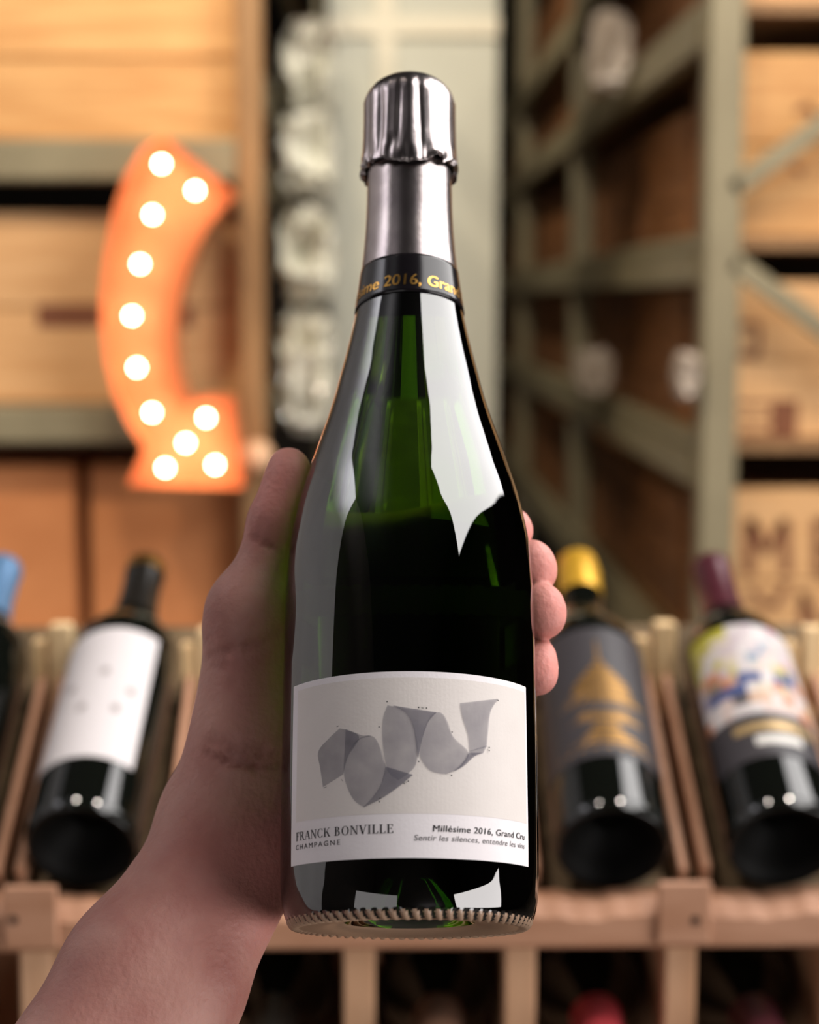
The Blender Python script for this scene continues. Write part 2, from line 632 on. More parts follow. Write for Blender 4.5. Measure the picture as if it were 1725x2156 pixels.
for zz in (zt(-350), zt(130)):
    bar('side_beam', (xt(518), FY + .02, zz), (xt(518), 6.6, zz), .022, .07, (0, 0, 1), steel, rk, .003, rorg)
box('upright', (xt(520), 6.55, 0), (xt(545), 6.62, ZC - .1), steel, rk, .003, rorg)

c1, o1 = crate('wine_crate', 'large honey-coloured pine crate at the top left above the lit sign', (LX0 + .25, FY + .02, zt(297) + .001), (LR, FY + .5, zt(-240)), pine_x, 3)
c2, o2 = crate('wine_crate', 'pale pine crate with a dark stamped bar behind the lit sign', (LX0 + .25, FY + .02, zt(852) + .001), (LR, FY + .5, zt(446)), pine_pale, 2)
box('stamped_bar', (xt(72) - o2[0], -.0008, zt(690) - o2[2]), (xt(405) - o2[0], .0, zt(640) - o2[2]), stamp, c2)


def carton(label, lo, hi):
    lo, hi = np.array(lo, float), np.array(hi, float)
    org = np.array([(lo[0] + hi[0]) / 2, lo[1], lo[2]])
    t = thing('cardboard_box', label, 'box', org, 'cardboard boxes on the low left shelf')
    L, H = lo - org, hi - org
    box('carton_body', L, H, card, t, .004)
    mid = (L[1] + H[1]) / 2
    box('top_flap', (L[0] + .003, L[1] + .003, H[2]), (H[0] - .003, mid - .002, H[2] + .004), card, t)
    box('top_flap', (L[0] + .003, mid + .002, H[2]), (H[0] - .003, H[1] - .003, H[2] + .004), card, t)
    return t


zc = zt(1340) + .001
carton('orange-brown cardboard box at the left edge behind the blue-capped bottle', (LX0 + .1, FY + .02, zc), (xt(142), FY + .45, zt(988)))
carton('orange-brown cardboard box below the lit sign', (xt(172), FY + .03, zc), (xt(536) - .03, FY + .45, zt(988)))

# right rack
RX = xt(1515)
r2 = thing('pallet_rack', 'tall grey-green steel rack receding on the right of the pillar, full of brown crates', 'rack', (RX, FY, 0))
qorg = np.array((RX, FY, 0))
uw = .030
box('upright', (xt(1478), FY - .03, 0), (xt(1552), FY + .03, ZC - .1), steel, r2, .004, qorg)
for yy in (5.05, 7.0, 9.2):
    box('upright', (RX - uw, yy - .03, 0), (RX + uw, yy + .03, ZC - .1), steel, r2, .004, qorg)
YB = FY * 720 / 685
LV = []
for yc in (-300, 75, 552, 962, 1440):
    LV.append(W(1480, yc, YB)[2])
for z in LV:
    bar('beam', (RX - .022, FY + .03, z - .012), (RX - .022, 9.2, z - .012), .035, .058, (0, 0, 1), steel, r2, .004, qorg)
    bar('beam_lip', (RX - .012, FY + .03, z + .034), (RX - .012, 9.2, z + .034), .035, .026, (0, 0, 1), steel, r2, .003, qorg)
    box('shelf_board', (RX + .03, FY + .03, z + .02), (RX + .85, 9.2, z + .04), steel_wood, r2, 0, qorg)
bar('diagonal_brace', W(1540, 402, FY - .02), W(1800, 212, FY - .02), .02, .034, (0, 0, 1), steel, r2, .003, qorg)
bar('diagonal_brace', W(1540, 548, FY - .02), W(1800, 745, FY - .02), .02, .034, (0, 0, 1), steel, r2, .003, qorg)
bar('diagonal_brace', (RX, FY + .05, LV[4] - .1), (RX, 5.0, LV[4] - .42), .02, .04, (0, 0, 1), steel, r2, .003, qorg)
box('upright', (xt(1830), FY - .03, 0), (xt(1900), FY + .03, ZC - .1), steel, r2, .004, qorg)

# crates of the right rack: the front ones face us, the others show their sides between the beams
CXL = RX + .035
front = [(-330, 42, 'top right crate whose pale lower edge shows above a dark gap', pine_pale, 3),
         (108, 522, 'plain tan crate behind the upper diagonal brace on the right', pine_x, 2),
         (592, 978, 'tan crate with dark stamped blocks on the right below the lower brace', pine_pale, 2),
         (1028, 1440, 'tan crate stamped with large dark letters at the right edge', pine_pale, 2)]
levels = [LV[1], LV[2], LV[3], LV[4]]
stamped = []
for (a, b, lab, m, n), lz in zip(front, levels):
    z0 = lz + .041
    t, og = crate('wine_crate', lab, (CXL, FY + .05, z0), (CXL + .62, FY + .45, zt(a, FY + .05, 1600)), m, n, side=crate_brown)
    stamped.append((t, og))
first = None
ORD = ['first', 'second', 'third', 'fourth', 'fifth', 'sixth', 'seventh', 'eighth', 'ninth']
TIER = ['topmost', 'second highest', 'middle', 'second lowest', 'lowest']
for li in range(5):
    z0 = LV[li] + .041
    for k in range(8):
        yy = FY + .52 + k * .62
        if li == 0 and k > 5:
            continue
        lab = '%s brown crate from the tall upright on the %s shelf of the receding rack' % (ORD[k], TIER[li])
        if first is None:
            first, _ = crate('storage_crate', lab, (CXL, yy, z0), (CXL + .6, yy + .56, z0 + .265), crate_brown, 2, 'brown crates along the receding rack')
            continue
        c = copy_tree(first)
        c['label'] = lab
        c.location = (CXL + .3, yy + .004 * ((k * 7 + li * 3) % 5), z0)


def flat(name, polys, y, m, parent, org, th=.0008):
    """flat print on a crate front, given as polygons of pixels on the plane y"""
    vs, fs = [], []
    for q in polys:
        b = len(vs)
        p = [W(px, py, y) - np.array(org) for px, py in q]
        n = len(p)
        vs += [v + (0, -th, 0) for v in p]
        ar = sum(p[i][0] * p[(i + 1) % n][2] - p[(i + 1) % n][0] * p[i][2] for i in range(n))
        f = list(range(b, b + n))
        fs.append(f if ar > 0 else f[::-1])
    return mesh_obj(name, vs, fs, m, parent)


def stroke(pts, w):
    out = []
    for (x0, y0), (x1, y1) in zip(pts, pts[1:]):
        d = math.hypot(x1 - x0, y1 - y0)
        nx, ny = -(y1 - y0) / d * w / 2, (x1 - x0) / d * w / 2
        out.append([(x0 + nx, y0 + ny), (x1 + nx, y1 + ny), (x1 - nx, y1 - ny), (x0 - nx, y0 - ny)])
    return out


t, og = stamped[2]
yv = FY + .05
flat('stamped_frame', stroke([(1555, 684), (1598, 684), (1598, 748), (1555, 748)], 12), yv, stamp, t, og)
flat('stamped_block', [[(1622, 842), (1682, 842), (1678, 922), (1622, 922)]] + stroke([(1556, 850), (1620, 850)], 10) + stroke([(1556, 884), (1620, 884)], 10) + stroke([(1556, 915), (1620, 915)], 10), yv, stamp, t, og)
t, og = stamped[3]
flat('stamped_lettering', stroke([(1576, 1210), (1580, 1092)], 24) + stroke([(1580, 1095), (1616, 1165)], 22) + stroke([(1616, 1165), (1652, 1095)], 18) + stroke([(1652, 1092), (1656, 1210)], 22)
     + stroke([(1722, 1092), (1722, 1212)], 20) + stroke([(1722, 1100), (1770, 1100)], 16) + stroke([(1722, 1155), (1760, 1155)], 16) + stroke([(1722, 1205), (1770, 1205)], 16), yv, stamp, t, og)
flat('stamped_lettering', stroke([(1580, 1240), (1600, 1268), (1630, 1275), (1650, 1245), (1655, 1225)], 16) + stroke([(1690, 1245), (1692, 1330)], 18) + stroke([(1690, 1250), (1730, 1330)], 16), yv, stamp, t, og)
t, og = stamped[1]
flat('stamped_mark', stroke([(1676, 236), (1700, 222), (1716, 246)], 14), yv, stamp, t, og)
flat('stamped_mark', stroke([(1668, 352), (1690, 362)], 16), yv, stamp, t, og)


# ------------------------------------------------------------------ crumpled clear film
def film_mat():
    m = mat('clear_crumpled_film', (226, 224, 208), .2, 0, .9)
    m = noisy(m, (100, 72, 38), 11, (1, 1, 1), 4, .53, .66)
    b = m.node_tree.nodes['Principled BSDF']
    b.inputs['Coat Weight'].default_value = .6
    b.inputs['Coat Roughness'].default_value = .08
    return m


film = film_mat()
rng = np.random.RandomState(5)


def value_noise(P, seed):
    """smooth 3D value noise on points P"""
    i = np.floor(P).astype(int)
    f = P - i
    f = f * f * (3 - 2 * f)

    def h(x, y, z):
        n = (x * 374761393 + y * 668265263 + z * 2147483647 + seed * 1274126177) & 0x7fffffff
        n = ((n ^ (n >> 13)) * 1274126177) & 0x7fffffff
        return ((n ^ (n >> 16)) & 0xffff) / 65535.0
    r = 0
    for dx in (0, 1):
        for dy in (0, 1):
            for dz in (0, 1):
                w = (f[:, 0] if dx else 1 - f[:, 0]) * (f[:, 1] if dy else 1 - f[:, 1]) * (f[:, 2] if dz else 1 - f[:, 2])
                r = r + w * h(i[:, 0] + dx, i[:, 1] + dy, i[:, 2] + dz)
    return r


def crumple(name, label, cen, half, amp, freq, seed, group, sub=5, cat='plastic wrap', m=None):
    bm = bmesh.new()
    bmesh.ops.create_icosphere(bm, subdivisions=sub, radius=1)
    V = np.array([v.co[:] for v in bm.verts])
    fs = [[v.index for v in f.verts] for f in bm.faces]
    bm.free()
    S = np.sign(V) * np.abs(V) ** .6                      # boxy bundle
    n1 = 1 - np.abs(2 * value_noise(V * freq + 50, seed) - 1) * 1.0
    n2 = 1 - np.abs(2 * value_noise(V * freq * 2.3 + 90, seed + 7) - 1)
    S = S * (1 + amp * (n1 - .5) + amp * .55 * (n2 - .5))[:, None] * np.array(half)
    o = mesh_obj(name, S, fs, m or film, None, False)
    o.location = tuple(map(float, cen))
    return tag(o, label, cat, group)


def film_at(px, py, Y, hw, hh, hd, seed, label, **kw):
    return crumple('plastic_wrap', label, W(px, py, Y), (hw * Y / F, hd, hh * Y / F), .55, 2.2, seed, 'crumpled clear wrap on the left rack', **kw)


film_at(652, 150, 3.75, 42, 68, .16, 3, 'crumpled clear plastic bundle at the top between brown upright and pillar')
film_at(650, 335, 3.65, 43, 70, .16, 11, 'crumpled clear plastic bundle beside the upper tip of the lit sign')
film_at(648, 540, 3.65, 44, 76, .16, 23, 'crumpled clear plastic bundle level with the middle of the lit sign')
film_at(646, 775, 3.60, 44, 96, .14, 31, 'large rounded clear plastic bundle above the thumb')
white_plastic = mat('white_plastic', (170, 156, 142), .25, 0, .7)
for px, py, hw, hh, sd, lab in [(1283, 110, 34, 62, 41, 'white plastic scrap hanging above the second beam of the right rack'),
                                (1250, 782, 30, 36, 43, 'small white plastic scrap on the sloping beam right of the bottle'),
                                (1446, 790, 20, 38, 47, 'white plastic scrap beside the tall steel upright, above the lower beam')]:
    Y = 3.2
    for _ in range(20):                      # hangs against the outer face of the beams
        xc = RX - .041 - hw * Y / F
        Y = xc / ((px - 795) / F)
    crumple('plastic_scrap', lab, W(px, py, Y), (hw * Y / F, .03, hh * Y / F), .6, 2.0, sd, 'white plastic scraps on the right rack', 4, 'plastic', white_plastic)

# ------------------------------------------------------------------ marquee sign
SY, SB = 2.84, 2.945
outline = [(345, 287), (420, 346), (497, 408), (468, 440), (438, 475), (412, 522), (390, 580), (374, 640), (368, 700), (370, 760), (380, 812), (399, 851), (418, 836), (490, 838), (501, 930), (513, 1028), (390, 1026), (268, 1022), (303, 945), (268, 890), (240, 830), (222, 760), (213, 690), (213, 620), (221, 540), (238, 450), (264, 370), (300, 312)]
pts = [W(x, y, SY) for x, y in outline]
sorg = np.array([W(390, 1026, SY)[0], SY, W(390, 1026, SY)[2]])
sign = thing('marquee_sign', 'copper-orange marquee sign curved like a bracket, studded with glowing round bulbs', 'sign', sorg)
copper = noisy(mat('copper_paint', (226, 142, 90), .45, .1), (216, 130, 78), 6)
n = len(pts)
A2 = np.array([[p[0] - sorg[0], p[2] - sorg[2]] for p in pts])
cen2 = A2.mean(0)


def inset(P, d):
    out = []
    for i in range(len(P)):
        a, b, c = P[i - 1], P[i], P[(i + 1) % len(P)]
        e1, e2 = (b - a) / np.linalg.norm(b - a), (c - b) / np.linalg.norm(c - b)
        n1, n2 = np.array([e1[1], -e1[0]]), np.array([e2[1], -e2[0]])
        nn = n1 + n2
        nn /= max(.35, (nn @ nn) / 2) if nn @ nn > 1e-6 else 1
        out.append(b + nn * d)
    return np.array(out)


area2 = sum(A2[i][0] * A2[(i + 1) % n][1] - A2[(i + 1) % n][0] * A2[i][1] for i in range(n))
ins = inset(A2, .003 if area2 < 0 else -.003)
dep = SB - SY
# face plate
bm = bmesh.new()
f0 = bm.faces.new([bm.verts.new((a[0], .03, a[1])) for a in ins])
g = bmesh.ops.extrude_face_region(bm, geom=[f0])
for v in [e for e in g['geom'] if isinstance(e, bmesh.types.BMVert)]:
    v.co.y += .004
bmesh.ops.triangulate(bm, faces=bm.faces[:])
bmesh.ops.recalc_face_normals(bm, faces=bm.faces[:])
for i, v in enumerate(bm.verts):
    v.index = i
mesh_obj('face_plate', [v.co[:] for v in bm.verts], [[v.index for v in f.verts] for f in bm.faces], copper, sign)
bm.free()
vs, fs = [], []
for P, y in ((A2, 0), (A2, dep), (ins, dep), (ins, 0)):
    vs += [(a[0], y, a[1]) for a in P]
for k in range(4):
    k2 = (k + 1) % 4
    for i in range(n):
        j = (i + 1) % n
        fs.append((k * n + i, k * n + j, k2 * n + j, k2 * n + i))
o = mesh_obj('channel_rim', vs, fs, copper, sign)
bm = bmesh.new()
bm.from_mesh(o.data)
bmesh.ops.recalc_face_normals(bm, faces=bm.faces[:])
bm.to_mesh(o.data)
bm.free()
bulb_m = emitter('bulb_glow', (255, 226, 196), 48)
socket_m = mat('bulb_socket', (190, 120, 70), .4, .6)
for bx, by in [(340, 345), (411, 401), (321, 452), (295, 556), (278, 665), (288, 774), (320, 869), (434, 880), (391, 933), (348, 985), (453, 979)]:
    p = W(bx, by, SY + .005) - sorg
    r = .0062
    prof = [(0, -r)] + [(r * math.cos(a), r * math.sin(a)) for a in np.linspace(-1.35, .95, 9)] + [(.0042, r + .003), (.0042, r + .010)]
    vs, fs = lathe_data(prof, 20)
    vs = [(v[0] + p[0], v[2] + p[1], v[1] + p[2]) for v in vs]
    b = mesh_obj('bulb', vs, [f[::-1] for f in fs], bulb_m, sign, True)
    vs, fs = lathe_data([(0, r + .006), (.008, r + .006), (.009, .026), (0, .026)], 16)
    mesh_obj('socket', [(v[0] + p[0], v[2] + p[1], v[1] + p[2]) for v in vs], fs, socket_m, b, True)
ball = lathe('globe_lamp', [(0, -.028)] + [(.028 * math.cos(a), .028 * math.sin(a)) for a in np.linspace(-1.4, 1.4, 15)] + [(.0, .028)], mat('frosted_globe', (236, 190, 150), .4), None, 28)
p = W(541, 962, FY - .08)
ball.location = tuple(p)
tag(ball, 'small round frosted globe beside the foot of the lit sign', 'lamp')

# ------------------------------------------------------------------ pine wine rack with tilted bottles
EL = math.radians(28.0)
AX = np.array([0.0, math.cos(EL), math.sin(EL)])
BX = np.array([1.0, 0, 0])
BYv = np.cross(AX, BX)                      # local y; -y faces the camera
DB = 1.125
base_px = [(-165, 1788), (172, 1786), (1290, 1788), (1652, 1784)]
SP = .1093
rack = thing('wine_rack', 'pale pine display rack with bottles tilted in its top row and cubby holes below', 'rack', (0, 1.05, 0))
korg = np.array((0.0, 1.05, 0))
RD = 1.075                                  # world y of the rail's front face
rz1, rz0 = W(862, 1892, RD)[2], W(862, 1998, RD)[2]
rx0, rx1 = xt(-330, RD, 1900), xt(2050, RD, 1900)
# front rail, top edge worn and dipped where each bottle lies
gp = [(px - 795) / F * RD for px in (-311, 43, 397, 751, 1106, 1460, 1814)]      # posts between the cubby holes
gx = [-.3455, -.2395, -.131, -.0185, .094, .2055, .3155]                      # gaps between the tilted bottles
nseg = 160
vs, fs = [], []
for i in range(nseg + 1):
    x = rx0 + (rx1 - rx0) * i / nseg
    ph = (x - gx[0]) / (gx[1] - gx[0]) * 2 * math.pi
    top = rz1 - .004 * (1 - math.cos(ph)) / 2 + .0013 * math.sin(x * 260) * math.sin(x * 97)
    for y, z in ((RD, rz0), (RD - .003, rz0 + .003), (RD - .003, top - .010), (RD + .006, top), (RD + .022, top), (RD + .022, rz0)):
        vs.append((x, y, z))
for i in range(nseg):
    for k in range(6):
        k2 = (k + 1) % 6
        fs.append((i * 6 + k, (i + 1) * 6 + k, (i + 1) * 6 + k2, i * 6 + k2))
fs.append(tuple(range(6))[::-1])
fs.append(tuple(nseg * 6 + k for k in range(6)))
mesh_obj('front_rail', np.array(vs) - korg, fs, rack_pine, rack)
screw_m = mat('dark_screw', (40, 34, 32), .4, .8)
for i, x in enumerate(gp):
    pw = .0102
    box('post', (x - pw, RD + .004, 0), (x + pw, RD + .022, rz0 - .0005), rack_pine_v, rack, .0015, korg)
    box('cubby_wall', (x - .006, RD + .024, 0), (x + .006, RD + .33, rz0 - .002), rack_pine_v, rack, .001, korg)
    if i in (1, 5):
        bk = box('end_block', (x - .017, RD - .0075, rz0 + .004), (x + .017, RD - .003, rz1 + .012), rack_pine, rack, .0015, korg)
        vs, fs = lathe_data([(0, 0), (.0028, 0), (.0028, .003), (0, .003)], 14)
        px = {1: (28, 1937), 5: (1465, 1938)}[i]
        q = W(px[0], px[1], RD - .008) - korg
        mesh_obj('screw', [(v[0] + q[0], v[2] + q[1], v[1] + q[2]) for v in vs], fs, screw_m, bk, True)
for i, x in enumerate(gx):
    # sloping twin slats of the top row and the short uprights they end on
    za = rz1 + .002
    for sx in (-.0075, .0075):
        a = np.array([x + sx, RD + .03, za + (.0 if sx < 0 else .002)])
        bar('divider_slat', a, a + AX * .20, .006, .018, (0, 0, 1), rack_pine, rack, .001, korg)
    zp = W(1440, 1312 if i % 2 else 1322, 1.27)[2]
    box('back_post', (x - .0015, 1.27, zp - .15), (x + .0145, 1.285, zp), back_pine, rack, .0015, korg)
    box('back_post', (x - .0145, 1.272, zp - .15), (x - .0045, 1.287, zp - .012), back_pine, rack, .0015, korg)
a = np.array([rx0, RD + .03, rz1 - .022])
vsb = []
for x in (rx0, rx1):
    for (l, h) in ((0, -.010), (.3, -.010), (.3, 0), (0, 0)):
        p = np.array([x, RD + .026, rz1 - .020]) + AX * l + np.array([0, 0, h])
        vsb.append(p - korg)
mesh_obj('sloping_bed', vsb, [(0, 1, 2, 3)[::-1], (4, 5, 6, 7), (0, 1, 5, 4), (1, 2, 6, 5), (2, 3, 7, 6), (3, 0, 4, 7)], noisy(mat('bed_board', (118, 96, 66), .7), (92, 72, 46), 8, (2, 12, 2)), rack)
box('back_board', (rx0, RD + .335, 0), (rx1, RD + .35, rz1 + .10), wall_dark, rack, 0, korg)

BORD = [(0, .034), (.010, .030), (.020, .018), (.028, .005), (.0345, 0), (.0365, .0018), (.0378, .006), (.038, .012), (.038, .06), (.038, .12), (.0381, .178), (.0368, .192), (.0320, .206), (.0235, .219), (.0175, .230), (.0150, .242), (.0142, .262), (.0140, .288), (.0146, .290), (.0146, .296), (.0135, .2985), (0, .299)]
BORD_S = BORD[:1] + smooth_profile(BORD[1:-1], 5) + BORD[-1:]
_bz = np.array([z for r, z in BORD[7:]])
_br = np.array([r for r, z in BORD[7:]])
R_B = lambda s: float(np.interp(s, _bz, _br))


dull_base = mat('matte_base_no_reflection', (9, 9, 8), .6, 0, .12)  # matte near-black in place of glass, to suppress reflections in the punt


def rack_bottle(label, cap_m, cap_z, group, wax=False, m=None):
    t = thing('wine_bottle', label, 'bottle', (0, 0, 0), group)
    gl = lathe('glass_body', BORD_S, m or black_glass, t, 56)
    gl.data.materials.append(dull_base)
    for p_ in gl.data.polygons:
        if math.hypot(p_.center.x, p_.center.y) < .034 and p_.center.z < .04:
            p_.material_index = 1
    if wax:
        cp = [(.0158, cap_z), (.0166, cap_z + .004), (.0166, .285), (.0170, .290), (.0160, .297), (.0130, .3030), (.0075, .3066), (0, .3078)]
    else:
        cp = [(R_B(cap_z) + .0004, cap_z), (R_B(.25) + .0006, .25), (.0147, .262), (.0147, .287), (.0152, .2895), (.0152, .297), (.0140, .2998), (0, .3002)]
    cp = [(max(r, R_B(min(z, .29)) + .0004) if r > 0 else 0, z) for r, z in cp]
    lathe('capsule', cp, cap_m, t, 40)
    return t


def put(t, org, X=BX, Y=BYv, Z=AX, yaw=0.0):
    if yaw:
        q = np.array(Matrix.Rotation(-math.radians(yaw), 3, 'Z'))
        X, Y, Z = q @ X, q @ Y, q @ Z
    m = Matrix([[X[i], Y[i], Z[i], org[i]] for i in range(3)] + [[0, 0, 0, 1]])
    t.matrix_world = m
    return Frame(org, X, Y, Z)


GT = 'bottles tilted in the top row of the pine rack'
blue_cap = mat('blue_capsule', (98, 134, 172), .3, .3)
black_cap = mat('black_capsule', (30, 27, 24), .28, .2)
gold_cap = mat('gold_capsule', (214, 164, 50), .35, .5)
wine_cap = mat('burgundy_capsule', (76, 33, 42), .3, .2)
dark_label = mat('charcoal_label', (48, 44, 48), .5)

b1 = rack_bottle('dark bottle with a blue capsule at the left edge of the frame', blue_cap, .232, GT)
f1 = put(b1, C(*base_px[0], DB))
b2 = rack_bottle('dark bottle with a white label bearing five small dark motifs', black_cap, .232, GT)
f2 = put(b2, C(*base_px[1], DB), yaw=2.0)
lathe('foil_top', [(0, .3003), (.0141, .3001), (.0156, .2975), (.0156, .2875)][::-1], gold, b2, 32)
pL, sB = math.radians(-74), f2.hit(190, 1592, R_B)[1]
pR, sT = math.radians(48), f2.hit(255, 1322, R_B)[1]
lb = patch('front_label', pL, pR, sB, min(sT, .180), lambda s: R_B(s) + .0002, white_label, b2, 40, 10, .0002)
print('white label', math.degrees(pR), sB, sT)
motif = mat('grey_motif', (112, 100, 98), .6)
mk_v, mk_f = [], []
for mx, my in [(222, 1413), (153, 1454), (276, 1458), (172, 1490), (243, 1492)]:
    pc, sc = f2.hit(mx, my, R_B)
    for k in range(6):                       # small six-legged motif
        a = k * math.pi / 3 + .3
        b = len(mk_v)
        for r, o_ in ((.0008, -.9), (.0036, -.18), (.0036, .18), (.0008, .9)):
            mk_v.append(cyl(pc + r * math.cos(a + o_) / .038, sc + 1.2 * r * math.sin(a + o_), .03855))
        mk_f.append((b, b + 1, b + 2, b + 3))
mesh_obj('printed_motif', mk_v, mk_f, motif, lb)
for (ya, yb) in ((1338, 1352), (1575, 1590)):
    s_a = f2.hit(235, (ya + yb) / 2, R_B)[1]
    tv = text_data('· · · · · · · · · · ·' if ya < 1400 else '· · · · · ·', .02)
    pa, pb = (-.55, .42) if ya < 1400 else (-.35, .15)
    wrap_text('fine_print', tv, pa, pb, s_a, .0028, .35, .03855, mat('fine_print_grey', (205, 196, 196), .6), lb)

b3 = rack_bottle('dark bottle with a gold wax top and a gold pagoda on a charcoal label', gold_cap, .262, GT, True)
f3 = put(b3, C(*base_px[2], DB), yaw=1.3)
sB = f3.hit(1285, 1590, R_B)[1]
lb = patch('front_label', math.radians(-82), math.radians(72), sB, .179, lambda s: R_B(s) + .0002, dark_label, b3, 44, 10, .0002)
vs, fs = [], []
p0 = f3.hit(1268, 1460, R_B)[0]


def tier(y0, w0, y1, w1, cx=1268, n=8):
    s0, s1 = f3.hit(cx, y0, R_B)[1], f3.hit(cx, y1, R_B)[1]
    k = .038 * F / 1.17
    b = len(vs)
    for s, w in ((s0, w0), (s1, w1)):
        for i in range(n + 1):
            vs.append(cyl(p0 + math.asin(max(-.97, min(.97, (w / 2) / k))) * (2 * i / n - 1), s, R_B(s) + .0006))
    for i in range(n):
        fs.append((b + i, b + i + 1, b + n + 2 + i, b + n + 1 + i))


for a in [(1392, 8, 1350, 3), (1400, 30, 1392, 12), (1414, 58, 1404, 34), (1428, 96, 1417, 60), (1440, 116, 1431, 98), (1453, 130, 1443, 112), (1464, 150, 1456, 112), (1477, 178, 1468, 150), (1506, 120, 1498, 92), (1516, 186, 1509, 140), (1532, 52, 1522, 52), (1545, 92, 1536, 60), (1554, 150, 1548, 100), (1563, 190, 1557, 150), (1574, 198, 1570, 192)]:
    tier(*a)
mesh_obj('pagoda_print', vs, fs, gold_dull, lb)

b4 = rack_bottle('dark bottle with a burgundy capsule and a label of many coloured patches', wine_cap, .232, GT)
f4 = put(b4, C(*base_px[3], DB))
sB, sM = f4.hit(1640, 1590, R_B)[1], f4.hit(1630, 1500, R_B)[1]
sT = min(.181, f4.hit(1600, 1308, R_B)[1])
lb = patch('front_label', math.radians(-70), math.radians(74), sB, sT, lambda s: R_B(s) + .0002, dark_label, b4, 44, 10, .0002)
rr = random.Random(11)
pal = [tuple(int(v * .80) for v in c) for c in [(236, 226, 224), (238, 214, 206), (222, 206, 210), (230, 190, 160), (226, 150, 110), (214, 120, 100), (214, 200, 110), (206, 196, 60), (150, 170, 190), (70, 90, 150), (240, 232, 230), (226, 180, 190), (150, 130, 110), (90, 84, 86), (236, 220, 200)]]
pmats = [mat('label_colour_patch', c, .5) for c in pal]
q0, q1 = math.radians(-68), math.radians(72)
nu, nv = 11, 9
byc = {}
us = [0] + sorted(rr.random() * .9 + .05 for _ in range(nu - 1)) + [1]
for j in range(nv):
    us = [i / nu + (rr.random() - .5) * .07 if 0 < i < nu else i / nu for i in range(nu + 1)]
    for i in range(nu):
        u, v = (us[i] + us[i + 1]) / 2, (j + .5) / nv
        if v > .6 and u < .32:
            c = 7 if v > .85 else rr.choice([6, 14, 0])
        elif u > .3 and v > .5:
            c = rr.choice([0, 0, 10, 2, 1, 11, 8])
        elif v < .25:
            c = rr.choice([1, 4, 3, 5, 10, 13, 0])
        else:
            c = rr.choice([0, 10, 3, 4, 6, 1, 9, 2, 12, 14])
        byc.setdefault(c, []).append((us[i], us[i + 1], j / nv, (j + 1) / nv))
for c, cells in byc.items():
    vs, fs = [], []
    for a, b, e, g in cells:
        k = len(vs)
        for s in (e, g):
            for u in (a, (a + b) / 2, b):
                ss = sM + (sT - sM) * s
                vs.append(cyl(q0 + (q1 - q0) * u, ss, R_B(ss) + .0006))
        fs += [(k, k + 1, k + 4, k + 3), (k + 1, k + 2, k + 5, k + 4)]
    mesh_obj('printed_patch', vs, fs, pmats[c], lb)['kind'] = 'stuff'
s_a = f4.hit(1640, 1528, R_B)[1]
patch('gold_ribbon', math.radians(-38), math.radians(52), s_a - .004, s_a + .004, lambda s: R_B(s) + .0004, mat('dull_gold_print', (178, 150, 104), .4, .5), lb, 30, 2, .0001)
s_a = f4.hit(1640, 1556, R_B)[1]
patch('white_ribbon', math.radians(-18), math.radians(30), s_a - .0042, s_a + .0042, lambda s: R_B(s) + .0004, mat('pale_print', (200, 196, 190), .5), lb, 24, 2, .0001)

# bottles lying in the cubby holes, necks towards us
GL = 'bottles lying in the lower cubby holes of the pine rack'
AXH = np.array([0, -1.0, .02])
AXH /= np.linalg.norm(AXH)
XH = np.array([-1.0, 0, 0])
YH = np.cross(AXH, XH)
pink_cap = mat('red_capsule', (176, 60, 68), .4, .3)
brown_cap = mat('brown_capsule', (96, 70, 56), .4, .3)
for px, py, cm, lab, yb in [(1284, 2232, pink_cap, 'dark bottle lying in a cubby with a bright red capsule facing out', 1.345), (1636, 2232, wine_cap, 'dark bottle lying in a cubby at the lower right with a dull burgundy capsule', 1.345),
                            (930, 2232, brown_cap, 'dark bottle lying in the cubby below the held bottle, brown capsule', 1.345), (560, 2232, black_cap, 'dark bottle lying in the cubby right of the forearm', 1.345)]:
    b = rack_bottle(lab, cm, .232, GL)
    e = W(px, py, yb - .30)
    put(b, e + np.array([0, .30, -.006]), XH, YH, AXH)
zsh = W(1284, 2236, 1.045)[2] - .006 - .038
for i in range(6):
    box('cubby_floor', (gp[i] + .0065, RD + .024, zsh - .016), (gp[i + 1] - .0065, RD + .33, zsh - .006), rack_pine, rack, .001, korg)

# ------------------------------------------------------------------ the held champagne bottle
T = math.radians(-18.2)
a_c = np.array([0, math.cos(T), math.sin(T)])
u_c = np.array([1.0, 0, 0])
w_c = np.cross(u_c, a_c)
ZB = .588
B_c = ZB * np.array([(862.5 - CX) / F, (CY - 1957) / F, -1.0])
BO = CAM + M3 @ B_c
BXW, BZW, BWW = M3 @ u_c, M3 @ a_c, M3 @ w_c
hf = Frame(BO, BXW, -BWW, BZW)
champ = thing('champagne_bottle', 'green glass champagne bottle with silver foil and a cream label, held up in a hand', 'bottle', BO, None, np.stack([BXW, -BWW, BZW], 1))
glass = bottle_glass()
dark_base_glass = bottle_glass()
dark_base_glass.name = 'green_glass_darkened_base'
for nd in dark_base_glass.node_tree.nodes:
    if nd.type == 'BSDF_REFRACTION':
        nd.inputs['Color'].default_value = (.0035, .011, .0012, 1)  # near-black tint put in to suppress bright green caustics in the base
